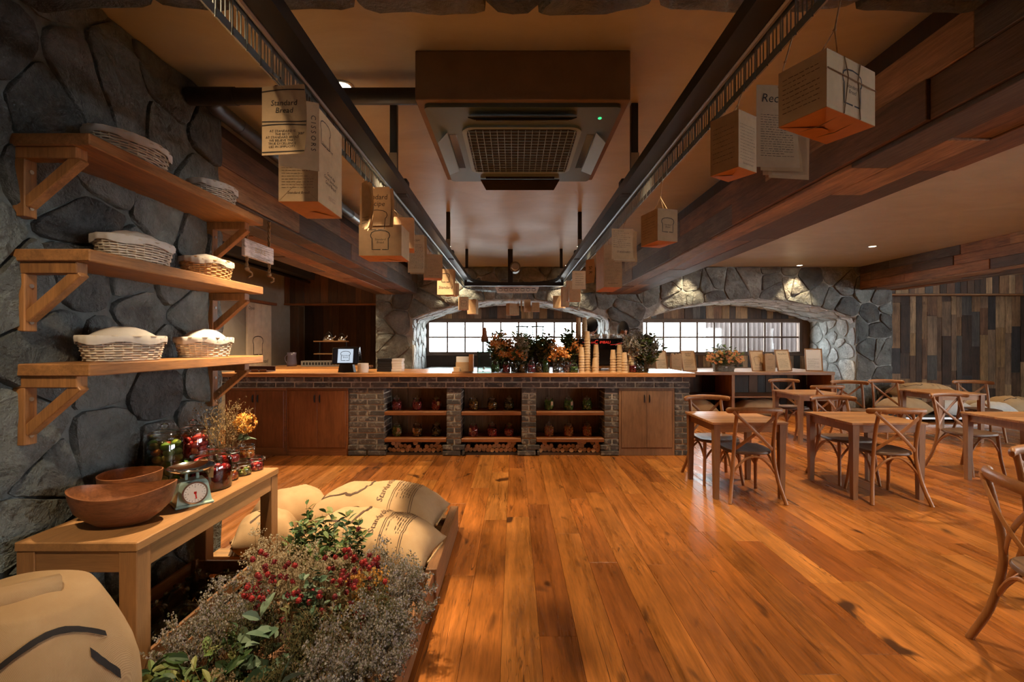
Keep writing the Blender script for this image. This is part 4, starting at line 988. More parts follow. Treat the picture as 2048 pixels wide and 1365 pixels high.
def sack_print(L, Wd, title='Standard Bread'):
    it = [densify(stroke2d([(x-L*0.22, y) for x, y in [(q[1], -q[0]) for q in loaf(Wd*0.60)]], 0.014), 1)]
    it.append(move2d(text2d(title, Wd*0.115), L*0.08, 0, PI/2))
    for k, xx in enumerate((0.15,0.165,0.30,0.315)): it.append(stroke2d([(L*xx, lerp(-Wd*0.44, Wd*0.44, q/16)) for q in range(17)], 0.0035))
    ln = lines2d(Wd*0.66, L*0.11, 6, 0.004); it.append(move2d(ln, L*0.235, 0, -PI/2))
    return it
sack('burlap sack printed with a loaf drawing, lying behind on the pallet', (-0.96,3.23,0.122), 0.92, 0.50, 0.31, -0.10, 3, sack_print(0.95,0.52))
sack('burlap sack with printed lines, lying in front on the pallet by the flowers', (-0.86,2.765,0.122), 0.80, 0.44, 0.28, -0.16, 9, sack_print(0.80,0.46), tip=-0.02)
sack('small burlap sack end showing past the far leg of the display table', (-1.60,3.28,0.122), 0.50, 0.36, 0.26, 0.6, 12, None)
sack('burlap sack under the display table with a crossed black mark', (-1.60,2.94,0.122), 0.36, 0.30, 0.22, 0.4, 15, [stroke2d([(-0.08,-0.09),(-0.03,-0.05),(0.02,0.0),(0.06,0.06)], 0.012), stroke2d([(0.05,-0.08),(0.0,-0.02),(-0.06,0.05)], 0.012)])
# standing sack in the near corner
st = thing('burlap_sack', 'upright burlap sack with black brush marks in the near corner', 'sack', (-1.40, 1.33, 0), group='burlap flour sacks')
def sk(q, z):
    e = z/0.70; r = 0.245*(1-0.10*e)*(max(0.0, 1-max(0,e-0.55)**2*2.9))**0.5
    r *= 1+0.06*noise.noise((math.cos(q)*1.5, math.sin(q)*1.5, z*4))+0.05*math.sin(q*2+1+z*3)*e
    return Vector((r*math.cos(q)*1.06, r*math.sin(q), z-0.02*e*math.cos(q-0.4)))
vs = []; n = 64; zz = [0.0,0.03,0.08,0.15,0.22,0.30,0.38,0.45,0.52,0.57,0.61,0.645,0.67,0.69,0.70]
for z in zz:
    for i in range(n): vs.append(sk(2*PI*i/n, z))
vs.append(Vector((0.05,0,0.715)))
fs = [(j*n+i, j*n+(i+1)%n, (j+1)*n+(i+1)%n, (j+1)*n+i) for j in range(len(zz)-1) for i in range(n)]+[((len(zz)-1)*n+i, (len(zz)-1)*n+(i+1)%n, len(zz)*n) for i in range(n)]
MB().add(vs, fs).build('sack_body', M['burlap'], st, True, fix=False)
def skd(u, v): p = sk(u, v); c = Vector((0,0,v)); d = (p-c); d.normalize(); return p+d*0.005
decal(st, [densify(stroke2d([(lerp(-1.35,-0.02,k/18), 0.545+0.112*math.sin(PI*(0.04+0.80*k/18))) for k in range(19)], 0.016), 1), densify(stroke2d([(-0.26+0.035*k, 0.575-0.013*k) for k in range(9)], 0.03), 1)], skd, M['ink'], 'print')
MB().tube([(0.04,0.02,0.69),(-0.03,-0.08,0.72),(-0.12,-0.10,0.70)], [0.05,0.035,0.055], 10).build('tied_neck', M['burlap'], st, True)
# crate of empty jars under the display table
cj = thing('wooden_crate', 'low reddish crate of empty glass jars under the display table', 'crate', (-1.63, 2.16, 0))
for s in (-1,1):
    for z0 in (0.03, 0.13): MB().cbox(-0.008,0.008,-0.40,0.40,z0,z0+0.075,0.002).build('slat', M['crate'], cj, loc=(s*0.172,0,0)); MB().cbox(-0.165,0.165,-0.008,0.008,z0,z0+0.075,0.002).build('slat', M['crate'], cj, loc=(0,s*0.40,0))
MB().cbox(-0.165,0.165,-0.39,0.39,0.02,0.035,0.002).build('floor_board', M['crate'], cj)
for sx in (-1,1):
    for sy in (-1,1): MB().cbox(-0.012,0.012,-0.012,0.012,0,0.22,0.002).build('corner_post', M['crate'], cj, loc=(sx*0.15,sy*0.38,0))
ej = MB().lathe([(0.0005,0.0),(0.055,0.0),(0.062,0.01),(0.064,0.09),(0.05,0.115),(0.05,0.125),(0.056,0.128),(0.0565,0.135),(0.03,0.145),(0.012,0.150),(0.018,0.165),(0.0005,0.170)], 20).mesh('glass_jar', M['glass_g'], True)
for k in range(10):
    o = obj('empty_jar', ej, None, (-1.71+0.155*(k%2), 1.86+0.15*(k//2), 0.036)); tag(o, 'empty lidded glass jar in the crate under the display table', 'jar', 'empty jars under the table')
# flower crate
fcx = thing('flower_crate', 'low wooden crate on the floor heaped with dried flower bunches', 'crate', (-0.89, 1.93, 0))
for s in (-1,1):
    for z0 in (0.02, 0.10): MB().cbox(-0.010,0.010,-0.56,0.56,z0,z0+0.072,0.002).build('slat', M['crate'], fcx, loc=(s*0.44,0,0)); MB().cbox(-0.43,0.43,-0.010,0.010,z0,z0+0.072,0.002).build('slat', M['crate'], fcx, loc=(0,s*0.55,0))
MB().cbox(-0.43,0.43,-0.54,0.54,0.01,0.03,0.002).build('floor_board', M['crate'], fcx)

# ---------------------------------------------------------------- display bench in the second arch
bn = thing('display_bench', 'low wooden display bench with open shelves in front of the arched window', 'bench', (4.55, 8.85, 0))
MB().cbox(-1.55,1.70,0,1.72,0.80,0.86,0.005).build('bench_top', M['teak_x'], bn)
for xx in (-1.5, -0.28, 1.66): MB().cbox(-0.03,0.03,0.01,0.75,0,0.80,0.003).build('upright', M['teak_z'], bn, loc=(xx,0,0))
for a, b in ((-1.47,-0.31),(-0.25,1.63)):
    MB().cbox(a,b,0.03,0.74,0.355,0.385,0.003).build('shelf', M['teak_x'], bn); board_row(bn, a, b, 0.02, 0.80, 0.78, M['rec_dark'], 0.12, 0.2, name='back_board')
sack('grey burlap sack lying on the floor under the bench', (4.9,9.15,0.0), 0.95, 0.5, 0.30, 0.1, 31, None)
sack('burlap sack pushed under the bench near the counter end', (3.6,9.2,0.0), 0.9, 0.5, 0.30, -0.1, 33, None)
# pile of sacks by the boarded wall
pf = thing('low_platform', 'low black platform under the pile of sacks by the boarded wall', 'platform', (8.4, 8.75, 0))
MB().cbox(-1.5,1.5,-0.60,0.33,0.055,0.10,0.004).build('deck', M['black_matt'], pf)
for xx in (-1.3,0,1.3): MB().cbox(xx-0.05,xx+0.05,-0.55,0.3,0,0.055,0.003).build('runner', M['black'], pf)
MB().cbox(-1.5,1.5,-0.615,-0.60,0.06,0.095,0.002).build('edge_strip', M['steel'], pf)
sack('plump orange burlap sack beside the stone pillar foot', (7.35,8.60,0.10), 0.78, 0.52, 0.30, 0.03, 41, None)
sack('printed burlap sack resting on top of the others behind a chair', (7.85,8.76,0.385), 1.0, 0.55, 0.27, -0.12, 43, sack_print(1.0,0.55))
sack('cream cloth sack in the middle of the pile by the boards', (8.10,8.50,0.10), 0.66, 0.46, 0.27, -0.03, 47, None, mat='linen')
sack('burlap sack with a white cloth corner in the pile', (8.80,8.85,0.10), 0.64, 0.40, 0.26, 0.03, 49, None)
sack('white cloth sack hanging over the end of the pile', (8.80,8.40,0.10), 0.64, 0.42, 0.24, -0.04, 51, None, mat='linen')
sack('printed burlap sack cut off by the edge of view', (9.48,8.72,0.10), 0.66, 0.55, 0.31, 0.05, 53, sack_print(0.66,0.55))
# ---------------------------------------------------------------- jars
def pile(mb, R_, z0, z1, r, cnt, rnd_, flat=1.0, nn=7, mm=4):
    """fruit packed in a round jar"""
    z = z0+r; k = 0
    while z < z1:
        n_out = max(3, int(2*PI*(R_-r)/(2*r*0.98))); a0 = rnd_.random()*6
        for i in range(n_out):
            s = rnd_.uniform(0.86,1.08); mb.ball(((R_-r*1.02)*math.cos(a0+2*PI*i/n_out), (R_-r*1.02)*math.sin(a0+2*PI*i/n_out), z+rnd_.uniform(-0.25,0.25)*r), r*s, 1,1,flat, nn, mm)
        if R_ > 2.6*r:
            for i in range(2): mb.ball((rnd_.uniform(-1,1)*(R_-2.6*r), rnd_.uniform(-1,1)*(R_-2.6*r), z), r, 1,1,flat, nn, mm)
        z += r*1.72*flat; k += 1
jcache = {}
def candy_jar(x, y, z, mat, r, fill, label, group, tagside=0, seed=0):
    t = thing('candy_jar', label, 'jar', (x, y, z), seed*0.7, group)
    if 'g' not in jcache:
        jcache['g'] = MB().lathe([(0.0005,0),(0.045,0),(0.060,0.012),(0.068,0.05),(0.066,0.095),(0.052,0.125),(0.045,0.132),(0.045,0.142)], 24).mesh('glass_body', M['glass'], True)
        jcache['l'] = MB().lathe([(0.046,0.138),(0.052,0.142),(0.052,0.150),(0.034,0.160),(0.010,0.164),(0.010,0.168),(0.018,0.176),(0.012,0.187),(0.0005,0.189)], 20).mesh('lid', M['glass'], True)
        jcache['t'] = MB().cbox(-0.016,0.016,-0.0008,0.0008,-0.05,0,0.0004).mesh('paper_tag', M['kraft'])
    obj('glass_body', jcache['g'], t); obj('lid', jcache['l'], t)
    mb = MB(); pile(mb, 0.062, 0.004, fill, r, 0, random.Random(seed)); c = mb.build('contents', mat, t, True, fix=False); c['kind'] = 'stuff'
    if tagside:
        o = obj('paper_tag', jcache['t'], t, (0,0,0)); a = -PI/2+0.5*tagside-seed*0.7; o.location = (0.072*math.cos(a), 0.072*math.sin(a), 0.118); o.rotation_euler = (0, 0, a+PI/2)
JX = [(-1.525,-1.26,-1.01),(-0.53,-0.285,-0.065),(0.455,0.71,0.95)]
SPEC = [[('f_red',0.012,0.10,'jar of red candied fruit over clear syrup, first on the upper niche shelf'),('f_red',0.012,0.115,'jar full of red candied fruit, middle of the first upper niche shelf'),('f_red',0.012,0.11,'red fruit jar with a paper tag beside the narrow brick pier')],
        [('f_mix',0.016,0.11,'jar of yellow pickles with a tag, low shelf of the first niche'),('f_amber',0.018,0.10,'amber fruit jar with a tag on the low shelf of the first niche'),('f_dark',0.018,0.11,'dark olive jar on the low shelf of the first niche')],
        [('f_amber',0.015,0.11,'bright amber fruit jar first on the upper shelf of the middle niche'),('f_amber',0.017,0.09,'half dark amber jar in the centre of the middle niche'),('f_dark',0.016,0.12,'dim brown fruit jar last on the upper shelf of the middle niche')],
        [('f_red',0.013,0.115,'bright red fruit jar with a tag on the low shelf of the middle niche'),('f_red',0.013,0.10,'dull red fruit jar in the centre of the low middle shelf'),('f_red',0.013,0.09,'dark red fruit jar last on the low shelf of the middle niche')],
        [('f_green',0.017,0.12,'green plum jar with a tag first on the shelf of the third niche'),('f_green',0.017,0.12,'green plum jar with a tag in the centre of the third niche'),('f_green',0.017,0.12,'green plum jar without a tag in the third niche')],
        [('f_orange',0.011,0.12,'jar of small orange berries first on the low shelf of the third niche'),('f_orange',0.011,0.12,'jar of small orange berries in the centre of the low third shelf'),('f_orange',0.011,0.12,'jar of small orange berries last on the low third shelf')]]
TAGS = {(0,2):1,(1,0):1,(1,1):-1,(3,0):-1,(4,0):1,(4,1):1}
for k in range(3):
    for row in range(2):
        for i in range(3):
            mt_, r, fl, lb = SPEC[2*k+row][i]; candy_jar(JX[k][i], YC+0.16, 0.555 if row == 0 else 0.215, M[mt_], r, fl, lb, 'candy jars in the counter niches', TAGS.get((2*k+row, i), 0), 10*k+3*row+i)
# ---- on the display table
ZT = 0.69
def bowl(name, label, loc, rz, a, b, hgt, tilt, fill=None):
    t = thing(name, label, 'bowl', loc, rz, 'carved wooden bowls'); n = 48
    out = [(0.30,0.0),(0.50,0.006),(0.72,0.035*hgt/0.14),(0.88,0.45*hgt),(0.97,0.78*hgt),(1.0,hgt),(0.965,hgt+0.001),(0.93,0.76*hgt),(0.82,0.44*hgt),(0.62,0.20*hgt),(0.30,0.12*hgt)]
    vs = []
    for k, z in out:
        for i in range(n):
            q = 2*PI*i/n; vs.append((a*k*math.cos(q), b*k*math.sin(q), z*(1+tilt*math.cos(q)**2*1.0)))
    fs = [(j*n+i, j*n+(i+1)%n, (j+1)*n+(i+1)%n, (j+1)*n+i) for j in range(len(out)-1) for i in range(n)]+[tuple(range(n))[::-1], tuple(range((len(out)-1)*n, len(out)*n))]
    MB().add(vs, fs).build('bowl_body', M['bowl'], t, 'auto', fix=False)
    if fill:
        m = MB(); vs = []
        for j in range(6):
            e = 1-j/5
            for i in range(24): q = 2*PI*i/24; vs.append((a*0.80*e*math.cos(q), b*0.80*e*math.sin(q), hgt*0.40+fill*(1-e)+0.006*noise.noise((math.cos(q)*e*4, math.sin(q)*e*4, 2))))
        m.add(vs, [(j*24+i, j*24+(i+1)%24, (j+1)*24+(i+1)%24, (j+1)*24+i) for j in range(5) for i in range(24)]).build('flour', M['flour'], t, True, fix=False)['kind'] = 'stuff'
bowl('wooden_bowl', 'large oval carved wooden bowl at the near end of the display table', (-1.60,1.865,ZT), 0.28, 0.185, 0.120, 0.130, 0.22, 0.035)
bowl('wooden_bowl', 'smaller carved wooden bowl of brown flour behind the oval bowl', (-1.735,2.06,ZT), 0.0, 0.118, 0.118, 0.150, 0.04, 0.03)
sc = thing('kitchen_scale', 'mint green kitchen scale with a round dial and steel pan', 'scale', (-1.487, 2.10, ZT), math.radians(46))
MB().cbox(-0.075,0.075,-0.065,0.065,0,0.012,0.004).build('base_plate', M['mint'], sc)
b = MB(); vs = [(sx*w, sy*d, z) for z, w, d in ((0.012,0.068,0.055),(0.10,0.055,0.042),(0.112,0.047,0.036)) for sx, sy in ((-1,-1),(1,-1),(1,1),(-1,1))]
b.add(vs, [(3,2,1,0),(8,9,10,11)]+[(4*j+k,4*j+(k+1)%4,4*j+4+(k+1)%4,4*j+4+k) for j in range(2) for k in range(4)]).build('body', M['mint'], sc)
for s in (-1,1): MB().cbox(s*0.022-0.006,s*0.022+0.006,-0.006,0.006,0.108,0.150,0.002).build('pan_support', M['mint'], sc)
MB().lathe([(0.0005,0.148),(0.05,0.150),(0.085,0.164),(0.094,0.172),(0.096,0.169),(0.086,0.160),(0.05,0.146),(0.0005,0.144)], 32).build('pan', M['chrome'], sc, 'auto')
dl_ = MB().tube([(0,-0.050,0.062),(0,-0.066,0.062)], [0.048,0.050], 32).build('dial_rim', M['chrome'], sc, 'auto')
fcd = MB().tube([(0,-0.060,0.062),(0,-0.0672,0.062)], 0.043, 32).build('dial_face', M['white'], sc)
fn = plane_fn((0,-0.0672,0.062), (1,0,0), (0,0,1), 0.0008)
tick = [([(math.sin(q)*0.034-math.cos(q)*0.0008, math.cos(q)*0.034+math.sin(q)*0.0008),(math.sin(q)*0.040-math.cos(q)*0.0008, math.cos(q)*0.040+math.sin(q)*0.0008),(math.sin(q)*0.040+math.cos(q)*0.0008, math.cos(q)*0.040-math.sin(q)*0.0008),(math.sin(q)*0.034+math.cos(q)*0.0008, math.cos(q)*0.034-math.sin(q)*0.0008)], [(0,1,2,3)]) for q in [2*PI*k/20 for k in range(20)]]
decal(fcd, tick+[move2d(text2d('0', 0.009, 0), 0, 0.027), move2d(text2d('1', 0.009, 0), 0.027, 0), move2d(text2d('2', 0.009, 0), 0, -0.027), move2d(text2d('3', 0.009, 0), -0.027, 0)], fn, M['ink'], 'dial_marks')
decal(fcd, [([(-0.002,0.004),(0.002,0.004),(0.007,-0.026),(0.002,-0.027)], [(0,1,2,3)]), ([(-0.005,-0.004),(0.005,-0.004),(0.005,0.006),(-0.005,0.006)], [(0,1,2,3)])], plane_fn((0,-0.0672,0.062), (1,0,0), (0,0,1), 0.0014), M['red'], 'needle')
def big_jar(label, x, y, r, h, mats, liquid=None, lid_r=None, tagit=False, seed=0):
    t = thing('preserve_jar', label, 'jar', (x, y, ZT), 0, 'glass preserve jars on the display table'); lr = lid_r or r*0.98
    MB().lathe([(0.0005,0),(r*0.94,0),(r,0.012),(r,h*0.86),(r*0.93,h*0.93),(r*0.86,h*0.95),(r*0.90,h*0.985),(r*0.90,h)], 32).build('glass_body', M['glass'], t, True)
    MB().lathe([(lr*0.88,h-0.004),(lr*1.05,h+0.002),(lr*1.05,h+0.010),(lr*0.6,h+0.024),(0.013,h+0.030),(0.012,h+0.036),(0.022,h+0.046),(0.014,h+0.058),(0.0005,h+0.060)], 28).build('lid', M['glass'], t, True)
    rs = random.Random(seed); z = 0.006
    for mat, rb, top, flat in mats:
        m = MB(); pile(m, r*0.95, z, top*h, rb, 0, rs, flat, 9, 6); m.build('contents', M[mat], t, True, fix=False)['kind'] = 'stuff'; z = top*h
    if liquid: MB().lathe([(0.0005,0.004),(r*0.975,0.004),(r*0.975,h*liquid[1]),(0.0005,h*liquid[1])], 28).build('syrup', M[liquid[0]], t, 'auto')
    if tagit:
        o = MB().cbox(-0.030,0.030,-0.0008,0.0008,-0.085,0.0,0.0004).build('paper_tag', M['kraft'], t, loc=(r*0.45, -r*0.95, h*0.98), rot=(0.10,0.10,0.15))
        decal(o, [move2d(stroke2d(loaf(0.026), 0.0022), 0.002, -0.050), move2d(lines2d(0.045, 0.02, 3, 0.0012), 0, -0.022)], plane_fn((0,-0.0008,0), (1,0,0), (0,0,1), 0.0006), M['ink'], 'print')
        MB().tube([(r*0.45,-r*0.95,h*0.98),(r*0.3,-r*0.9,h*1.02),(-r*0.2,-r*0.8,h*0.95)], 0.0015, 5).build('string', M['twine'], t)
big_jar('tall glass jar of mixed green pickles against the stone wall', -1.755, 2.285, 0.080, 0.275, [('f_mix',0.024,0.88,0.8)], ('liquid_g',0.86), seed=3)
big_jar('tall glass jar with red fruit layered over green apples', -1.745, 2.475, 0.074, 0.262, [('f_green',0.030,0.45,0.95),('f_rg',0.017,0.92,1.0)], None, seed=5)
big_jar('squat glass jar of red syrup and fruit with a brown paper tag', -1.545, 2.32, 0.092, 0.165, [('f_red',0.020,0.62,1.0)], ('liquid_r',0.62), 0.085, True, seed=8)
cjm = {}
def clip_jar(x, y, z, label, k):
    t = thing('clip_jar', label, 'jar', (x, y, z), 0.4*k, 'small clip top jars on the display table')
    if not cjm:
        cjm['g'] = MB().lathe([(0.0005,0),(0.038,0),(0.044,0.008),(0.046,0.030),(0.042,0.052),(0.036,0.058),(0.039,0.062),(0.039,0.066)], 24).mesh('glass_body', M['glass'], True)
        cjm['l'] = MB().lathe([(0.038,0.067),(0.041,0.069),(0.041,0.075),(0.034,0.080),(0.0005,0.081)], 22).mesh('lid', M['glass'], True)
        cjm['w'] = MB().tube([(0.040,-0.012,0.06),(0.050,-0.012,0.070),(0.053,0,0.050),(0.050,0.012,0.070),(0.040,0.012,0.06)], 0.0016, 5).tube([(0.042*math.cos(q/16*2*PI), 0.042*math.sin(q/16*2*PI), 0.058) for q in range(17)], 0.0016, 5).mesh('wire_clip', M['steel'], True)
        for i, mm in enumerate(('f_orange','f_mix','f_red')):
            m = MB(); pile(m, 0.042, 0.004, 0.045, 0.010, 0, random.Random(i)); cjm[i] = m.mesh('contents', M[mm], True, False)
    for nm, q in (('glass_body','g'),('lid','l'),('wire_clip','w')): obj(nm, cjm[q], t)
    obj('contents', cjm[k % 3], t)['kind'] = 'stuff'
for k, (x, y, z, lb) in enumerate(((-1.535,2.455,0,'small clip jar beside the red syrup jar, bottom row'),(-1.520,2.550,0,'small clip jar in the middle of the bottom row'),(-1.505,2.645,0,'small clip jar at the table end, bottom row'),(-1.635,2.46,0,'small clip jar behind the bottom row, near the syrup jar'),(-1.620,2.56,0,'small clip jar behind the bottom row, below the dried stems'),
    (-1.555,2.500,0.0815,'small clip jar on top of the others, nearer the syrup jar'),(-1.530,2.600,0.0815,'small clip jar on top of the others, nearer the table end'))): clip_jar(x, y, ZT+z, lb, k)

# ---------------------------------------------------------------- plants
def floret(mb, p, s):
    a = R.random()*6.28; c, d = math.cos(a)*s, math.sin(a)*s
    mb.add([(p[0]+c,p[1]+d,p[2]-s*0.4),(p[0]-c*0.6-d*0.8,p[1]-d*0.6+c*0.8,p[2]-s*0.4),(p[0]-c*0.6+d*0.8,p[1]-d*0.6-c*0.8,p[2]-s*0.4),(p[0],p[1],p[2]+s)], [(0,1,3),(1,2,3),(2,0,3),(0,2,1)])
def leaf(mb, p, d, L, w, droop=0.2):
    d = Vector(d).normalized(); s = d.cross(Vector((0,0,1)));
    if s.length < 0.1: s = Vector((1,0,0))
    s.normalize(); s = Matrix.Rotation(R.uniform(-1.2,1.2), 3, d) @ s; up = s.cross(d); p = Vector(p); vs = []
    for t, k in ((0,0.08),(0.3,0.85),(0.6,1.0),(0.85,0.55),(1.0,0.02)):
        c = p+d*(L*t)-Vector((0,0,1))*(droop*L*t*t); vs += [c-s*(w/2*k)+up*(w*0.15*k), c, c+s*(w/2*k)+up*(w*0.15*k)]
    mb.add(vs, [(3*i+j,3*i+j+1,3*i+4+j,3*i+3+j) for i in range(4) for j in (0,1)])
def petals(mb, p, r, n=7, dirn=(0,-0.4,1)):
    d = Vector(dirn).normalized(); a = d.orthogonal().normalized(); b = d.cross(a); p = Vector(p)
    for ring, (k, rr_) in enumerate(((n, 1.0), (n-2, 0.62))):
        for i in range(k):
            q = 2*PI*(i+0.5*ring)/k; e = a*math.cos(q)+b*math.sin(q); f = a*math.cos(q+PI/2)+b*math.sin(q+PI/2)
            t = p+e*r*rr_+d*r*(0.15+0.5*ring); mb.add([p, p+e*r*rr_*0.6+f*r*0.36+d*r*0.1, t, p+e*r*rr_*0.6-f*r*0.36+d*r*0.1], [(0,1,2,3)])
def stemline(mb, a, b, r=0.0012, bend=0.02):
    a, b = Vector(a), Vector(b); m = (a+b)/2+Vector((R.uniform(-bend,bend), R.uniform(-bend,bend), 0)); mb.tube([a, m, b], [r, r*0.9, r*0.6], 3, False); return m
def bunch(kind, label, loc, H, spread, n, group, name='dried_bunch', cat='flowers', lean=(0,0), parent=None, dens_=1.0, fs=1.0):
    t = parent or thing(name, label, cat, loc, 0, group); ms, ml, mf = MB(), MB(), MB()
    for k in range(n):
        a = R.random()*2*PI; e = R.random()**0.6; base = (0.02*math.cos(a), 0.02*math.sin(a), 0)
        hh = H*R.uniform(0.72,1.08)*(1-0.28*e*e); tip = Vector((spread*e*math.cos(a)+lean[0]*H, spread*e*math.sin(a)+lean[1]*H, hh))
        mid = stemline(ms, base, tip)
        if kind in ('stat','straw','broom','herb'):
            br = {'stat':9,'straw':7,'broom':6,'herb':9}[kind]
            for j in range(br):
                q = R.uniform(0.45, 1.0); p0 = mid.lerp(tip, (q-0.45)/0.55) if q > 0.5 else mid; aa = R.random()*6.28; l = H*R.uniform(0.06,0.17)
                p1 = p0+Vector((math.cos(aa)*l*0.7, math.sin(aa)*l*0.7, l*R.uniform(0.3,1.0))); ms.tube([p0, p1], [0.0008,0.0005], 3, False)
                m_ = {'stat':12,'straw':10,'broom':2,'herb':9}[kind]
                for _ in range(int(m_*dens_)): u = R.uniform(0.25,1.05); floret(mf, p0.lerp(p1,u)+Vector((R.gauss(0,0.007),R.gauss(0,0.007),R.gauss(0,0.006))), R.uniform(0.003,0.006)*fs)
        elif kind in ('green','leafy','euc','bigleaf'):
            L, w, c = {'green':(0.058,0.024,17),'leafy':(0.075,0.028,7),'euc':(0.040,0.030,10),'bigleaf':(0.10,0.05,4)}[kind]
            for j in range(c):
                q = R.uniform(0.3,1.0); p0 = Vector(base).lerp(tip, q); aa = R.random()*6.28; leaf(ml, p0, (math.cos(aa), math.sin(aa), R.uniform(0.1,1.1)), L*R.uniform(0.7,1.2)*(0.6+0.4*fs), w*R.uniform(0.7,1.2)*(0.6+0.4*fs))
        elif kind == 'red':
            for j in range(3):
                p0 = tip+Vector((R.gauss(0,0.028),R.gauss(0,0.028),R.gauss(0,0.03))); mf.ball(p0, R.uniform(0.007,0.011), 1,1,1.15,7,5); ms.tube([mid, p0], [0.0008,0.0006], 3, False)
                for _ in range(14): v_ = Vector((R.gauss(0,1),R.gauss(0,1),R.gauss(0,1))).normalized(); floret(mf, p0+v_*0.011, 0.004)
            for j in range(4): q = R.uniform(0.4,0.9); aa = R.random()*6.28; leaf(ml, Vector(base).lerp(tip,q), (math.cos(aa),math.sin(aa),0.5), 0.045, 0.014)
        elif kind in ('yellow','orange'):
            for j in range(26): floret(mf, tip+Vector((R.gauss(0,0.020),R.gauss(0,0.020),R.gauss(0,0.014))), R.uniform(0.005,0.009)*fs)
            for j in range(3): q = R.uniform(0.4,0.9); aa = R.random()*6.28; leaf(ml, Vector(base).lerp(tip,q), (math.cos(aa),math.sin(aa),0.5), 0.045, 0.012)
        elif kind in ('rose','hydra'):
            if kind == 'rose': petals(mf, tip, R.uniform(0.026,0.040), 8, (R.uniform(-0.6,0.6), -0.8, 0.7))
            else:
                for j in range(9): v_ = Vector((R.gauss(0,1),R.gauss(0,1),R.gauss(0,1))).normalized()*0.035; petals(mf, tip+v_, R.uniform(0.010,0.015)*(0.4+0.6*fs), 5, v_)
            for j in range(3): q = R.uniform(0.5,1.0); aa = R.random()*6.28; leaf(ml, Vector(base).lerp(tip,q), (math.cos(aa),math.sin(aa),0.4), 0.06, 0.022)
    fm = {'stat':'stat','straw':'stat_w','broom':'stem','herb':'dgreen','red':'fl_red','yellow':'fl_yel','orange':'fl_org','rose':'fl_pch','hydra':'fl_org'}.get(kind, 'stat')
    lmn = {'euc':'euc','bigleaf':'euc','leafy':'leaf','green':'leaf'}.get(kind, 'dgreen')
    if ms.v: ms.build('stems', M['stem'], t, fix=False)['kind'] = 'stuff'
    if ml.v: ml.build('leaves', M[lmn], t, fix=False)['kind'] = 'stuff'
    if mf.v: mf.build('blossoms', M[fm], t, fix=False)['kind'] = 'stuff'
    return t
FG = 'dried flower bunches in the crate'
BED = [(-1.06,2.38,'green',0.56,0.15,26,'tall green leafy bunch rising in front of the sacks'),(-0.90,2.34,'green',0.44,0.15,24,'second green leafy bunch touching the front sack'),
 (-1.25,2.02,'stat',0.34,0.15,34,'grey statice bunch beside the jars under the table'),(-1.12,1.86,'stat',0.31,0.15,34,'grey statice bunch next to the red globe flowers, table side'),(-1.28,1.80,'stat',0.26,0.13,30,'dim grey statice bunch close to the table leg'),
 (-1.14,2.17,'straw',0.38,0.15,34,'straw coloured bunch between the table leg and the green stems'),(-0.97,2.12,'straw',0.40,0.15,34,'straw coloured bunch below the tall green stems'),(-1.24,2.28,'straw',0.34,0.12,26,'straw coloured bunch by the far table leg'),
 (-1.02,1.93,'red',0.38,0.12,16,'dark red globe flower bunch on the table side'),(-0.71,1.98,'red',0.40,0.12,20,'bright red flower bunch in the middle of the crate'),
 (-0.87,1.98,'euc',0.41,0.10,18,'bluish eucalyptus bunch between the two red bunches'),(-0.78,2.18,'straw',0.38,0.14,30,'straw coloured bunch in front of the printed sack'),
 (-0.60,2.22,'stat',0.36,0.14,36,'grey statice bunch below the front sack corner'),(-0.50,2.08,'stat',0.34,0.13,36,'rounded grey statice bunch leaning over the floor side'),(-0.64,2.10,'yellow',0.37,0.10,14,'yellow orange flower bunch near the pallet rail'),(-0.50,1.90,'stat',0.30,0.13,36,'grey statice bunch at the floor edge of the crate'),
 (-0.63,1.80,'stat',0.31,0.14,38,'grey statice bunch below the bright red flowers'),(-0.78,1.74,'herb',0.29,0.13,30,'dark olive herb bunch in the middle of the crate front'),(-0.53,1.70,'stat',0.27,0.13,38,'grey statice bunch at the near floor corner'),(-0.67,1.60,'stat',0.27,0.14,40,'pale grey statice bunch at the near edge of the crate'),(-0.84,1.60,'herb',0.24,0.13,34,'dark olive herb bunch at the near edge beside the big leaves'),
 (-0.94,1.74,'bigleaf',0.32,0.12,8,'broad leaved green bunch in the middle front'),(-1.08,1.66,'leafy',0.27,0.14,16,'dark green leafy bunch near the table leg'),(-0.97,1.52,'straw',0.21,0.12,24,'golden straw bunch at the near edge'),(-1.05,1.80,'herb',0.28,0.13,28,'dark olive herb bunch in front of the dark red globe flowers'),(-0.58,1.95,'herb',0.32,0.10,20,'dark olive herb bunch between the red flowers and the floor edge'),(-1.12,1.50,'yellow',0.18,0.11,14,'small golden flower bunch in the nearest corner'),(-1.25,1.62,'leafy',0.22,0.12,14,'dark leafy bunch beside the burlap sack'),
 (-0.76,1.50,'bigleaf',0.24,0.09,7,'silvery round leaved bunch at the near edge'),(-0.60,1.46,'stat',0.22,0.12,34,'grey statice bunch at the very front of the crate'),(-0.52,1.55,'leafy',0.16,0.15,8,'long leaves drooping over the crate side'),(-0.70,1.40,'yellow',0.22,0.05,6,'single yellow bunch at the bottom edge')]
for x, y, kd, H_, sp, n_, lb in BED: bunch(kd, lb, (x, y, 0.03), (H_+0.05)*R.uniform(0.9,1.15), sp*1.1, int(n_*(0.72 if kd == 'stat' else 0.95)), FG)
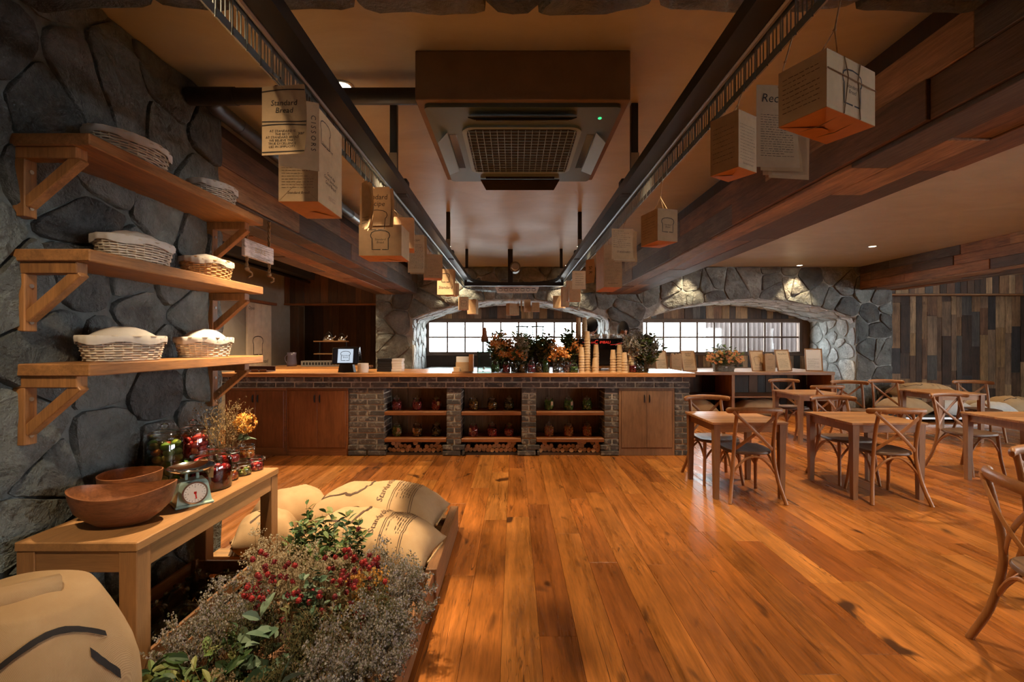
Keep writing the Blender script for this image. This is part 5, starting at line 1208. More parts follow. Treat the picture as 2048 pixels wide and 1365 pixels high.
# bouquet on the display table
def vase(loc, r, h, label, mat='glass', name='flower_vase', group='glass vases with dried flowers', neck=0.85):
    t = thing(name, label, 'vase', loc, 0, group)
    MB().lathe([(0.0005,0),(r*0.9,0),(r,0.01),(r,h*0.7),(r*neck,h*0.9),(r*neck,h),(r*neck*0.93,h),(r*neck*0.93,h*0.9),(r*0.93,h*0.7),(r*0.93,0.012),(0.0005,0.012)], 24).build('glass_body', M[mat], t, True)
    return t
tb = vase((-1.655,2.60,ZT), 0.055, 0.15, 'glass vase of dried grass stems and a golden hydrangea', 'glass')
bunch('broom','',(0,0,0), 0.42, 0.17, 60, None, parent=tb)
p_ = MB(); l_ = MB()
for k in range(60): v_ = Vector((R.gauss(0,1),R.gauss(0,1)-0.3,R.gauss(0,1))).normalized(); petals(p_, Vector((0.13,-0.02,0.285))+Vector((v_.x*0.055,v_.y*0.05,v_.z*0.05)), 0.017, 5, v_)
p_.build('hydrangea_head', M['fl_yel'], tb, fix=False)['kind'] = 'stuff'
MB().tube([(0.0,0,0.02),(0.06,0,0.17),(0.125,-0.02,0.27)], 0.003, 5).build('hydrangea_stem', M['stem'], tb)
for d_ in ((1,-0.3,0.3),(0.8,0.3,0.1),(0.9,-0.8,0.6)): leaf(l_, (0.08,-0.01,0.19), d_, 0.10, 0.05)
l_.build('leaves', M['euc'], tb, fix=False)['kind'] = 'stuff'

# ---------------------------------------------------------------- things on the counter
ZC = 1.05
tp = thing('order_tablet', 'black order tablet on a stand showing a bread logo', 'tablet', (-2.16, 5.86, ZC), 0.10)
MB().prism([(-0.10,0.0),(0.10,0.0),(0.075,0.13),(-0.075,0.13)], lambda x,z: Vector((x,-0.02,z)), lambda x,z: Vector((x,0.10,z*0.9))).build('stand', M['black_matt'], tp)
sc_ = MB().cbox(-0.165,0.165,-0.008,0.012,-0.11,0.11,0.006).build('display', M['black_gloss'], tp, loc=(0,-0.03,0.21), rot=(-0.22,0,0))
MB().box(-0.15,0.15,-0.0095,-0.0085,-0.095,0.095).build('bezel', plain('display_margin', (0.03,0.04,0.06), 0.3), sc_)
MB().box(-0.095,0.095,-0.0105,-0.0095,-0.09,0.09).build('screen', M['screen'], sc_)
decal(sc_, [stroke2d(loaf(0.12), 0.006), move2d(text2d('Standard\nBread', 0.026), 0, -0.008)], plane_fn((0,-0.0106,0), (1,0,0), (0,0,1)), M['ink'], 'lettering')
MB().cbox(-0.13,0.13,0.08,0.095,-0.10,0.10,0.004).build('customer_display', M['black_gloss'], tp, loc=(0.02,0.05,0.20), rot=(0.4,0,0))
wc = thing('paper_canister', 'short white round canister beside the order tablet', 'canister', (-1.93, 5.82, ZC))
MB().lathe([(0.0005,0),(0.066,0),(0.068,0.004),(0.068,0.116),(0.064,0.118),(0.062,0.112),(0.062,0.02),(0.0005,0.02)], 28).build('canister_body', M['white'], wc, 'auto')
for i in range(2):
    for k in range(5):
        o = MB().cbox(-0.09,0.09,-0.07,0.07,0,0.034,0.004).build('black_box_pack', M['black_matt'] if i == 0 else M['paperwhite'], None, loc=(-1.70+0.165*i*1.0+R.uniform(-.004,.004), 6.02, ZC+0.0345*k), rot=(0,0,R.uniform(-0.04,0.04)))
        if i: o.scale = (0.75,1,1); o.name = 'white_box_pack'
        tag(o, ('black flat carton in the stack beside the white canister' if i == 0 else 'white flat carton in the stack next to the black cartons'), 'carton', 'cartons stacked on the counter')
for k in range(6):
    MB().tube([(-0.05+0.02*k,-0.072,0.0),(-0.05+0.02*k,-0.072,0.16)], 0.001, 4)
bkx = thing('leather_tray', 'dark brown folded leather tray on the counter under the shelf bracket', 'tray', (-3.38, 5.95, ZC), 0.1)
MB().cbox(-0.20,0.20,-0.12,0.12,0,0.012,0.004).build('base', plain('brown_leather', (0.06,0.022,0.014), 0.4), bkx)
for k in range(4): MB().cbox(-0.045,0.045,-0.13,-0.118,0,0.075,0.006).build('side_panel', plain('brown_leather', (0.075,0.026,0.016), 0.4), bkx, loc=(-0.15+0.1*k,0,0), rot=(0.25,0,0))
MB().cbox(-0.20,0.20,0.115,0.128,0,0.07,0.005).build('rear_panel', plain('brown_leather', (0.06,0.022,0.014), 0.4), bkx)
wb2 = thing('wooden_box', 'small wooden box of cards and cups beside the water dispenser', 'box', (-0.66, 5.86, ZC))
MB().cbox(-0.13,0.13,-0.10,0.10,0,0.015,0.003).build('tray', M['oak_x'], wb2)
MB().cbox(-0.09,0.09,-0.01,0.09,0.015,0.13,0.003).build('card_holder', M['kraft_d'], wb2)
MB().cbox(-0.085,0.085,0.0,0.08,0.13,0.20,0.002).build('napkins', M['paperwhite'], wb2)
MB().cbox(-0.11,-0.03,-0.09,-0.02,0.015,0.07,0.003).build('sugar_tray', M['kraft'], wb2)
MB().cbox(0.08,0.135,-0.02,0.09,0.015,0.23,0.003).build('menu_block', M['kraft_o'], wb2)
wd = thing('water_dispenser', 'square glass water dispenser with a wrapped wooden ladle stopper', 'dispenser', (-0.385, 5.95, ZC))
MB().prism(rr(0.092,0.092,0.02), V3(0.0), V3(0.37)).build('glass_tank', M['glass'], wd, 'auto')
MB().prism(rr(0.088,0.088,0.02), V3(0.006), V3(0.29)).build('water', M['water'], wd, 'auto')
MB().prism(rr(0.096,0.096,0.02), V3(0.37), V3(0.385)).build('lid', M['glass_g'], wd, 'auto')
MB().lathe([(0.0005,0.385),(0.045,0.387),(0.050,0.42),(0.036,0.47),(0.030,0.53),(0.022,0.57),(0.0005,0.585)], 16, wob=lambda q,i: 1+0.08*math.sin(q*5+i)).build('stopper', plain('wrapped_brown', (0.30,0.15,0.07), 0.7, var=0.3, scale=40), wd, True)
MB().tube([(0,-0.092,0.06),(0,-0.13,0.06),(0,-0.13,0.04)], 0.012, 8).build('tap', M['chrome'], wd, True)
# bouquets in glass vases along the counter
def cvase(x, y, r, h, label, parts, mat='glass'):
    t = vase((x, y, ZC), r, h, label, mat, 'flower_vase', 'glass vases of dried flowers on the counter')
    for kd, H_, sp, n_, ln in parts: bunch(kd, '', (0,0,0), H_*1.04, sp*1.25, int(n_*1.8), None, parent=t, lean=ln, fs=1.7)
cvase(-0.13, 5.98, 0.062, 0.24, 'counter vase of brown grasses and orange blooms nearest the water dispenser', [('green',0.50,0.13,26,(-0.15,0)),('orange',0.45,0.13,20,(-0.05,-0.1)),('orange',0.30,0.11,16,(0.0,-0.15))])
cvase(0.04, 5.92, 0.055, 0.22, 'counter vase of dark green sprigs with low orange blooms', [('straw',0.46,0.10,26,(0.05,0)),('leafy',0.48,0.11,18,(0.05,0)),('hydra',0.28,0.09,8,(0.0,-0.2))])
cvase(0.13, 6.05, 0.050, 0.22, 'counter vase of upright olive grasses in the middle of the row', [('green',0.48,0.10,24,(0.05,0)),('broom',0.48,0.09,24,(0,0))])
cvase(0.42, 6.00, 0.050, 0.22, 'counter vase of dark stems topped with pale apricot flowers', [('green',0.52,0.09,22,(-0.05,0)),('hydra',0.42,0.08,7,(0.12,-0.1)),('broom',0.60,0.10,14,(0,0))])
cvase(0.60, 5.90, 0.055, 0.17, 'low counter vase with a big golden hydrangea cluster', [('hydra',0.30,0.11,16,(-0.05,-0.15)),('orange',0.30,0.10,10,(0,-0.1))])
cvase(0.74, 5.98, 0.045, 0.22, 'counter vase of tall tapering greenery and cream flowers by the cup stacks', [('green',0.56,0.06,20,(-0.05,0)),('hydra',0.40,0.08,8,(0.1,-0.1))])
cvase(1.585, 5.93, 0.055, 0.17, 'counter vase of hazy grey green gypsophila beyond the cup stacks', [('stat',0.50,0.16,34,(-0.05,0)),('orange',0.30,0.08,12,(0,-0.1))])
cvase(1.70, 5.90, 0.045, 0.24, 'tall green glass vase of dark sprigs at the end of the counter', [('green',0.48,0.16,26,(0.08,0)),('orange',0.36,0.05,6,(0.1,-0.1)),('stat',0.46,0.16,14,(0.15,0))], 'glass_g')
def small_jar(x, y, r, h, mat, label, k):
    t = thing('counter_jar', label, 'jar', (x, y, ZC), 0, 'small jars in front of the counter vases')
    MB().lathe([(0.0005,0),(r*0.92,0),(r,0.008),(r,h*0.72),(r*0.8,h*0.9),(r*0.8,h),(r*0.84,h+0.004),(r*0.6,h+0.018),(0.010,h+0.022),(0.014,h+0.034),(0.0005,h+0.037)], 20).build('glass_body', M['glass'], t, True)
    m = MB(); pile(m, r*0.93, 0.004, h*0.72, r*0.24, 0, random.Random(k)); m.build('contents', M[mat], t, True, fix=False)['kind'] = 'stuff'
for k, (x, y, r, h, mt_, lb) in enumerate(((-0.24,5.84,0.055,0.13,'f_green','dark green herb jar just past the water dispenser'),(-0.10,5.83,0.052,0.12,'f_red','dark red jar below the brown grasses'),(0.005,5.82,0.045,0.11,'f_dark','dim brown jar below the low orange blooms'),(0.10,5.84,0.045,0.13,'f_amber','amber jar in the middle of the row'),(0.225,5.82,0.052,0.13,'f_red','deep red jar with a lid left of the tall bottle'),(0.32,5.83,0.04,0.10,'f_amber','small amber jar touching the tall bottle'),
    (0.405,5.82,0.038,0.20,'f_green','tall narrow jar of yellow green slices'),(0.53,5.80,0.04,0.11,'f_dark','clear jar below the golden hydrangea'),(0.68,5.82,0.042,0.12,'f_amber','clear jar of spices beside the golden hydrangea'),(0.765,5.80,0.055,0.10,'f_green','squat jar topped with pale green fruit beside the cup stacks'),(1.52,5.82,0.05,0.13,'f_red','purplish jar beyond the last cup stack'),(1.62,5.80,0.04,0.07,'f_dark','tiny lidded jar in front of the green vase'))): small_jar(x, y, r, h, mt_, lb, k)
# coffee grinders
def grinder(x, label):
    t = thing('coffee_grinder', label, 'grinder', (x, 6.42, ZC), 0, 'coffee grinders behind the vases')
    MB().cbox(-0.085,0.085,-0.10,0.10,0,0.05,0.01).cbox(-0.07,0.07,-0.02,0.09,0.05,0.36,0.02).build('body', M['black_matt'], t)
    MB().lathe([(0.04,0.36),(0.075,0.44),(0.085,0.56),(0.085,0.60)], 20).build('hopper', M['glass'], t, True)
    MB().lathe([(0.0005,0.60),(0.095,0.60),(0.095,0.615),(0.03,0.62),(0.0005,0.622)], 20).build('hopper_lid', M['black_gloss'], t, 'auto')
    MB().tube([(0,-0.02,0.25),(0,-0.09,0.22)], 0.025, 10).build('spout', M['steel'], t)
grinder(0.115, 'coffee grinder with a flat black lid behind the orange blooms'); grinder(0.335, 'coffee grinder with a flat black lid behind the apricot flowers')
# espresso machine
em = thing('espresso_machine', 'black espresso machine with red lettering behind the paper cups', 'coffee machine', (1.22, 6.36, ZC))
MB().prism([(-0.44,0.06),(0.44,0.06),(0.40,0.40),(0.37,0.43),(-0.37,0.43),(-0.40,0.40)], lambda x,z: Vector((x,-0.12,z)), lambda x,z: Vector((x,0.22,z))).build('body', M['black_gloss'], em)
MB().cbox(-0.24,0.24,-0.135,-0.12,0.08,0.29,0.004).build('back_panel', M['black_matt'], em)
MB().cbox(-0.36,0.36,-0.10,0.20,0.43,0.442,0.003).build('cup_tray', M['steel'], em)
for xx in (-0.36,0.36):
    for yy in (-0.08,0.18): MB().lathe([(0.03,0),(0.022,0.02),(0.022,0.06)], 12, (xx,yy,0), cap0=True, cap1=True).build('foot', M['chrome'], em, 'auto')
rl = MB(); 
for z in (0.455, 0.475): rl.tube([(-0.36,0.2,z),(-0.36,-0.11,z),(0.36,-0.11,z),(0.36,0.2,z)], 0.004, 6)
for xx in (-0.36,-0.12,0.12,0.36): rl.tube([(xx,-0.11,0.44),(xx,-0.11,0.478)], 0.003, 5)
rl.build('cup_rail', M['chrome'], em, True)
MB().cbox(-0.30,0.30,-0.14,-0.12,0.03,0.065,0.003).build('drip_edge', M['chrome'], em)
mk = emit('red_sign_glow', (0.9,0.05,0.03), 0.9)
fe = plane_fn((0,-0.12,0), (1,0,0), (0,0,1), 0.003)
decal(em, [move2d(text2d('LA', 0.034, 0.2), -0.145, 0.383), move2d(text2d('C', 0.075, 0.2), -0.098, 0.388), move2d(text2d('IMBALI', 0.050, 0.2), 0.026, 0.385), stroke2d([(0.10,0.352),(0.17,0.356),(0.22,0.372),(0.30,0.376)], 0.005), stroke2d([(-0.28,0.388),(-0.18,0.382)], 0.003)], fe, mk, 'lettering')
MB().tube([(-0.452,-0.121,0.08),(-0.425,-0.121,0.25),(-0.415,-0.121,0.30)], 0.005, 6).build('light_strip', mk, em)
cpm = MB().lathe([(0.0005,0),(0.024,0),(0.034,0.035),(0.036,0.06),(0.033,0.06),(0.022,0.006),(0.0005,0.006)], 18).mesh('porcelain_cup', M['white'], True)
for k in range(5):
    o = obj('porcelain_cup', cpm, None, (1.02+0.105*k+0.03, 6.33, ZC+0.442)); o.rotation_euler = (0,0,k); tag(o, 'white porcelain cup warming on top of the espresso machine', 'cup', 'cups on the espresso machine')
# paper cup stacks
pcm = MB().lathe([(0.0005,0.118),(0.0255,0.118),(0.0275,0.120),(0.0384,0.007),(0.0402,0.0065),(0.0402,0.0),(0.0378,0.0),(0.025,0.112),(0.0005,0.112)], 20).mesh('paper_cup', [M['kraft'], M['kraft_l']], 'auto')
for p in pcm.polygons:
    if 60 <= p.index < 120: p.material_index = 1
STK = [(1163,5.80,0.325,'kraft paper cup in the stack beside the squat green jar'),(1174.5,5.86,0.52,'kraft paper cup in the tallest stack on the counter'),(1192,5.93,0.35,'kraft paper cup in the stack left of the machine door'),(1190,5.80,0.185,'kraft paper cup in the shortest stack'),
       (1226,5.84,0.28,'kraft paper cup in the stack right of the machine door'),(1239,5.90,0.345,'kraft paper cup in the stack between two lower ones'),(1249,5.78,0.24,'kraft paper cup in the low front stack near the grey bouquet'),(1255.5,6.02,0.47,'kraft paper cup in the tall back stack near the grey bouquet'),(1263,5.86,0.375,'kraft paper cup in the stack touching the grey bouquet')]
for px, y, hgt, lb in STK:
    n_ = max(2, round((hgt-0.12)/0.034)+1)
    for k in range(n_): tag(obj('paper_cup', pcm, None, ((px-1028)*y/F, y, ZC+0.034*k), (0,0,R.random()*6)), lb, 'paper cup', 'stacked kraft paper cups')
for x, y, lb in ((0.90,6.36,'kraft paper cup stacked on the machine top in front of the barista'),(0.985,6.36,'kraft paper cup in the second stack on the machine top')):
    for k in range(6): tag(obj('paper_cup', pcm, None, (x, y, ZC+0.442+0.034*k), (0,0,R.random()*6)), lb, 'paper cup', 'stacked kraft paper cups')
# back counter, kettle shelf
bc = thing('back_counter', 'narrow wooden back counter in front of the boarded niche', 'counter', (-3.55, 8.75, 0))
MB().cbox(-1.1,0.75,-0.30,0.30,0.94,0.985,0.004).build('counter_top', M['counter'], bc); MB().cbox(-1.05,0.70,-0.26,0.28,0,0.94,0.004).build('counter_body', M['rec_dark'], bc)
b2 = thing('back_counter', 'low dark back counter under the arched window behind the bar', 'counter', (-0.7, 9.9, 0))
MB().cbox(-1.2,1.9,-0.5,0.55,0.84,0.88,0.004).build('counter_top', M['steel'], b2); MB().cbox(-1.15,1.85,-0.45,0.5,0,0.84,0.004).build('counter_body', M['rec_dark'], b2)
ks = thing('kettle_rack', 'two tier rack with thin wooden shelves in the dark niche', 'rack', (-3.55, 8.85, 0.985))
for z in (0.22, 0.46): MB().cbox(-0.30,0.30,-0.12,0.12,z,z+0.02,0.003).build('tier', M['oak_x'], ks)
for sx in (-0.26,0.26): MB().tube([(sx,0.08,0),(sx,0.08,0.47)], 0.012, 8).build('post', M['black'], ks)
for k, xx in enumerate((-0.06, 0.20)):
    t = thing('kettle', ('steel kettle on the top tier of the niche rack, in the middle','small steel kettle at the end of the niche rack')[k], 'kettle', (-3.55+xx, 8.85, 0.985+0.48), 0, 'kettles on the rack')
    s_ = 1-0.25*k
    MB().lathe([(0.0005,0),(0.09*s_,0),(0.10*s_,0.02),(0.085*s_,0.08*s_),(0.05*s_,0.115*s_),(0.0005,0.12*s_)], 22).build('body', M['chrome'], t, True)
    MB().ball((0,0,0.128*s_), 0.012).build('knob', M['black'], t, True); MB().tube([(0.08*s_,0,0.05),(0.13*s_,0,0.08),(0.14*s_,0,0.11)], 0.010, 7).build('spout', M['chrome'], t, True)
    MB().tube(arc3((-0.07*s_,0,0.09),(0,0,0.26*s_),(0.07*s_,0,0.09)), 0.006, 6).build('handle', M['black'], t, True)
mtz = thing('metal_tray', 'perforated metal drip tray on the back counter', 'tray', (-3.55, 8.55, 0.985))
MB().cbox(-0.42,0.42,-0.08,0.08,0,0.11,0.005).build('tray_body', M['steel'], mtz)
hb = MB()
for k in range(14): hb.box(-0.38+0.057*k,-0.345+0.057*k,-0.083,-0.08,0.03,0.08, Matrix.Rotation(0,4,'X'))
hb.build('slots', M['black'], mtz)
# pitcher
pt = thing('dark_pitcher', 'dark enamel pitcher against the plaster wall on the back counter', 'pitcher', (-4.2, 8.6, 0.985))
MB().lathe([(0.0005,0),(0.085,0),(0.09,0.05),(0.075,0.2),(0.082,0.26),(0.076,0.26),(0.07,0.2),(0.0005,0.02)], 20).build('body', plain('violet_enamel', (0.09,0.07,0.10), 0.3), pt, True)
MB().tube(arc3((-0.08,0,0.22),(-0.17,0,0.16),(-0.085,0,0.05)), 0.009, 7).build('handle', plain('violet_enamel', (0.09,0.07,0.10), 0.3), pt, True)
# ---------------------------------------------------------------- things on the display bench
ZB = 0.86
def frame(x, y, w, h, lean, rz, label, mat='kraft', title='', mf='teak_z', logo=False):
    t = thing('picture_frame', label, 'frame', (x, y, ZB), rz, 'framed menus on the bench'); f = 0.018
    r_ = Matrix.Rotation(-lean, 4, 'X')
    MB().cbox(-w/2,w/2,-0.012,0.012,0,f,0.002,r_).cbox(-w/2,w/2,-0.012,0.012,h-f,h,0.002,r_).cbox(-w/2,-w/2+f,-0.012,0.012,f,h-f,0.002,r_).cbox(w/2-f,w/2,-0.012,0.012,f,h-f,0.002,r_).build('frame_moulding', M[mf], t)
    MB().box(-w/2+f,w/2-f,-0.003,0.008,f,h-f,r_).build('print_sheet', M[mat], t)
    MB().tube([r_ @ Vector((0,0.01,h*0.7)), Vector((0,0.10+lean*h*0.9,0.0))], 0.006, 5).build('stand_leg', M['black'], t)
    fn = lambda a, b: r_ @ Vector((a, -0.0045, b))
    it = [move2d(lines2d(w*0.7, h*0.42, 9, 0.004), 0, h*0.36)]
    if logo: it = [move2d(stroke2d(loaf(w*0.5), 0.006), 0, h*0.50), move2d(lines2d(w*0.6, 0.05, 2, 0.005), 0, h*0.14)]
    if title: it.append(move2d(text2d(title, 0.042), 0, h*0.80))
    decal(t, it, fn, M['ink'], 'lettering')
frame(2.98, 9.15, 0.27, 0.42, 0.20, 0.25, 'greyish framed menu behind the green glass vase', 'kraft_l', '')
frame(3.56, 9.20, 0.34, 0.42, 0.22, 0.30, 'framed recipe sheet catching a light glint beside the kraft bag', 'kraft', 'Standard\nRecipe')
frame(4.93, 9.15, 0.34, 0.42, 0.22, 0.28, 'framed loaf drawing behind the flower basket', 'kraft', '', 'oak_z', True)
frame(5.47, 9.18, 0.36, 0.44, 0.22, 0.30, 'framed sheet titled in bold hand beside the second kraft bag', 'kraft_l', 'Making Bread')
frame(6.02, 9.12, 0.30, 0.46, 0.22, -0.35, 'framed glossy white sheet at the end of the bench', 'paperwhite', '')
def kbag(x, label):
    t = thing('kraft_bag', label, 'paper bag', (x, 9.16, ZB), 0.1, 'kraft bags on the bench')
    MB().prism([(-0.105,-0.05),(0.105,-0.05),(0.105,0.05),(-0.105,0.05)], lambda a,b: Vector((a,b,0)), lambda a,b: Vector((a*1.02,b*0.7,0.33))).build('bag_body', M['kraft_d'], t)
    decal(t, [move2d(lines2d(0.14,0.06,3,0.004), 0, 0.07), move2d(lines2d(0.10,0.03,2,0.004), 0, 0.24)], lambda a,b: Vector((a,-0.052,b)), M['ink_b'], 'lettering')
    fl = MB()
    for k in range(8): fl.ball((R.uniform(-0.08,0.08), R.uniform(-0.02,0.02), 0.335), 0.025, 1,1,0.8,7,4)
    fl.build('contents', M['flour'], t, True, fix=False)['kind'] = 'stuff'
kbag(3.26, 'filled kraft paper bag standing next to the glinting framed recipe'); kbag(5.13, 'filled kraft paper bag standing between two framed sheets')
fb = thing('flower_basket', 'woven basket of peach, yellow and orange fresh flowers on the bench', 'flower basket', (4.20, 9.12, ZB))
m = MB()
for k in range(9):
    zz = 0.008+0.14*k/8; fl = 0.92+0.08*k/8; m.tube([((0.195*fl+0.004*math.sin(i*1.57+PI*k))*math.copysign(abs(math.cos(2*PI*i/48))**0.5, math.cos(2*PI*i/48)), (0.11*fl+0.004*math.sin(i*1.57+PI*k))*math.copysign(abs(math.sin(2*PI*i/48))**0.5, math.sin(2*PI*i/48)), zz) for i in range(49)], 0.0095, 5, False)
m.prism(rr(0.175,0.095,0.03), V3(0), V3(0.13)); m.build('weave', plain('grey_wicker', (0.26,0.21,0.15), 0.8, var=0.4, scale=30), fb, True, fix=False)
MB().box(-0.02,0.02,-0.125,-0.12,0.07,0.10).build('label_tag', M['white'], fb)
for kd, H_, sp, n_, ln in (('rose',0.40,0.36,70,(0,-0.1)),('leafy',0.54,0.38,44,(0,0)),('rose',0.30,0.34,44,(0,-0.3)),('bigleaf',0.24,0.34,14,(0,-0.2))): bunch(kd, '', (0,0,0), H_, sp, n_, None, parent=fb, lean=ln, fs=1.4)
# ---------------------------------------------------------------- paper goods hung from the conveyor hooks
HZ = 2.342     # lowest edge of the hooks
def hook_xy(x, y):   # nearest point under the hook line
    if y <= RY+0.05: return (math.copysign(RX+0.045, x), y)
    q = math.atan2(y-RY, x); return ((RX+0.045)*math.cos(q), RY+(RX+0.045)*math.sin(q))
def twine(t, loc, top, pts):
    hx, hy = hook_xy(loc[0], loc[1]); c = math.cos(-t.rotation_euler.z); s = math.sin(-t.rotation_euler.z); dx, dy = hx-loc[0], hy-loc[1]
    h_ = Vector((dx*c-dy*s, dx*s+dy*c, HZ+0.012-loc[2])); m = MB(); k_ = h_.lerp(Vector((0,0,top)), 0.55)
    if h_.z-top < 0.02: k_ = h_
    m.tube([h_, k_], 0.0022, 5)
    for p in pts: m.tube([k_, p], 0.0016, 5)
    m.ball(k_, 0.0045, n=6, m=4); m.build('twine', M['twine'], t, fix=False)
def shell(mb, w, d, h, th=0.0012, top=1.0):
    o = [(-w/2,-d/2),(w/2,-d/2),(w/2,d/2),(-w/2,d/2)]; i = [(a*(1-2*th/w), b*(1-2*th/d)) for a, b in o]
    vs = [(a,b,0) for a,b in o]+[(a*top,b*top,h) for a,b in o]+[(a*top,b*top,h) for a,b in i]+[(a,b,0.001) for a,b in i]
    mb.add(vs, [(k,(k+1)%4,4+(k+1)%4,4+k) for k in range(4)]+[(4+k,4+(k+1)%4,8+(k+1)%4,8+k) for k in range(4)]+[(8+k,8+(k+1)%4,12+(k+1)%4,12+k) for k in range(4)]+[(12,13,14,15)])
    return mb
def base_flaps(t, w, d, mat):
    e = 0.002
    MB().box(-w/2,w/2,-d/2,d/2,-0.0015,0.0).build('base', M[mat], t)
    MB().add([(-w/2,-d/2,-e),(w/2,-d/2,-e),(0.06*w,-0.02*d,-e-0.004),(-0.06*w,-0.02*d,-e-0.004)], [(0,1,2,3)]).build('base_flap', M[mat], t, fix=False)
    MB().add([(-w/2,d/2,-e),(w/2,d/2,-e),(0.06*w,0.02*d,-e-0.004),(-0.06*w,0.02*d,-e-0.004)], [(3,2,1,0)]).build('base_flap', M[mat], t, fix=False)
HG = 'kraft paper goods hanging from the rail'
def bag(label, loc, w, d, h, rz, front='text', side='logo', cat='paper bag', name='hanging_bag', mat='kraft', flapm='kraft_o', handles=True):
    t = thing(name, label, cat, loc, rz, HG)
    shell(MB(), w, d, h, top=1.0).build('paper_body', M[mat], t); base_flaps(t, w, d, flapm)
    g = MB()  # gusset crease lines on the narrow faces
    for s in (-1, 1):
        if w < d: f_ = lambda a, b: Vector((a, s*(d/2+0.0012), b)); ww = w
        else: f_ = lambda a, b: Vector((s*(w/2+0.0012), a, b)); ww = d
        if h > 0.26: g.add([f_(*p) for p in stroke2d([(0, h),(0, ww*0.5)], 0.0016)[0]], [(0,1,3,2)]); g.add([f_(*p) for p in stroke2d([(-ww/2,0),(0,ww*0.5),(ww/2,0)], 0.0016)[0]], [(0,1,3,2),(2,3,5,4)])
    if g.v: g.build('crease', M['kraft_d'], t, fix=False)
    ff = plane_fn((0,-d/2,0), (1,0,0), (0,0,1)); sd = 1 if loc[0] < 0 else -1; fs_ = plane_fn((sd*w/2,0,0), (0,sd,0), (0,0,1))
    if front == 'text': decal(t, [move2d(lines2d(w*0.84, h*0.66, max(6,int(h*62)), 0.0014), 0, h*0.46), move2d(text2d('Standard Bread', w*0.09), 0, h*0.09)], ff, M['ink_b'], 'lettering')
    elif front == 'logo': decal(t, [move2d(stroke2d(loaf(min(w,h)*0.62), min(w,h)*0.028), 0, h*0.50), move2d(text2d('Standard\nBread', min(w,h)*0.10), 0, h*0.47)], ff, M['ink'], 'lettering')
    if side == 'logo': decal(t, [move2d(stroke2d(loaf(min(d,h)*0.40), min(d,h)*0.016), -d*0.22, h*0.78), move2d(text2d('Standard Bread', d*0.07), -d*0.14, h*0.66, -0.05), move2d(text2d('Good day\nGood Sandwich!\nGood Bread!', d*0.085), 0, h*0.32, -0.06), move2d(lines2d(d*0.3, h*0.05, 4, 0.0012), d*0.05, h*0.12)], fs_, M['ink'], 'lettering')
    elif side == 'text': decal(t, [move2d(lines2d(d*0.8, h*0.7, 8, 0.0016), 0, h*0.5)], fs_, M['ink_b'], 'lettering')
    elif side == 'loaf': decal(t, [move2d(stroke2d(loaf(min(d,h)*0.62), min(d,h)*0.028), 0, h*0.50), move2d(text2d('Standard\nBread', min(d,h)*0.10), 0, h*0.47)], fs_, M['ink'], 'lettering')
    twine(t, loc, h, [Vector((-w*0.3,0,h-0.004)), Vector((w*0.3,0,h-0.004))]+([Vector((0,-d*0.49,h-0.004)),Vector((0,d*0.49,h-0.004))] if w < d else []))
    if w < d: MB().tube([(-w/2,0,h-0.006),(w/2,0,h-0.006)], 0.0016, 5).build('cord', M['twine'], t)
    return t
def sheets(label, loc, w, h, rz, items, n=2, mats=('kraft',), curl=0.02, cat='paper sheet', name='hanging_sheet'):
    t = thing(name, label, cat, loc, rz, HG)
    def sf(k, e):
        r0 = (0.05 if k % 2 else -0.06)*k
        def f(a, b):
            y = curl*math.sin(b/h*PI)*(0.6+0.6*math.sin(a/w*2.5+k))+0.007*k; c, s = math.cos(r0*0.5), math.sin(r0*0.5)
            return Vector((a*c+0.010*k, y-e, b-h*0.03*k)) if k == 0 else Vector((a*c+s*b*0.25+0.016*k, y+a*s*1.2-e, b-h*0.035*k))
        return f
    for k in range(n):
        f = sf(k, 0); m = MB(); nu, nv = 6, 10; vs = []
        for side in (0, 1):
            for j in range(nv+1):
                for i in range(nu+1): p = f(-w/2+w*i/nu, h*j/nv); vs.append(p+Vector((0, 0.0008*side, 0)))
        o = (nu+1)*(nv+1); fs = []
        for j in range(nv):
            for i in range(nu): q = (j*(nu+1)+i, j*(nu+1)+i+1, (j+1)*(nu+1)+i+1, (j+1)*(nu+1)+i); fs += [q, tuple(o+x for x in q[::-1])]
        s_ = m.add(vs, fs).build('sheet', M[mats[k % len(mats)]], t, True, fix=False)
        if k == 0 and items: decal(s_, items, sf(0, 0.0014), M['ink'], 'lettering')
    twine(t, loc, h, [Vector((0,0.0,h-0.008))]); return t
w_, h_ = 0.155, 0.235
it = [stroke2d([(lerp(-0.077,0.077,k/8), h_-0.018+0.004*math.sin(k/8*PI)) for k in range(9)], 0.0035), move2d(text2d('Standard\nBread', 0.026), 0, 0.165), stroke2d([(lerp(-0.077,0.077,k/8), 0.115) for k in range(9)], 0.0035), stroke2d([(lerp(-0.077,0.077,k/8), 0.102+0.004*math.sin(k/8*PI)) for k in range(9)], 0.0035),
      move2d(text2d('AT STANDARD IS\nTHE BEST!\nAT STANDARD BREAD\nWE BELIEVE THAT\nTRUE EXCELLENCE\nLIES IN SIMPLICITY', 0.0115, 0.05), -0.005, 0.055), move2d(text2d('yar', 0.018), 0.06, 0.075), stroke2d([(lerp(-0.077,0.077,k/8), 0.010) for k in range(9)], 0.0035)]
sheets('hanging kraft sheet lettered Standard Bread with a ruled motto', (-0.787,1.55,2.072), w_, h_, -0.12, it, 1, curl=0.012)
sheets('narrow hanging kraft strip with letters running down its edge, behind the ruled motto', (-0.775,1.645,2.06), 0.13, 0.25, 0.42, [move2d(text2d('C I S S O R S', 0.024, 0), 0.045, 0.14, -PI/2)], 1, curl=0.012)
bag('big hanging kraft bag with dense script on its narrow side', (-0.845,1.905,1.985), 0.155, 0.245, 0.37, 0.0)
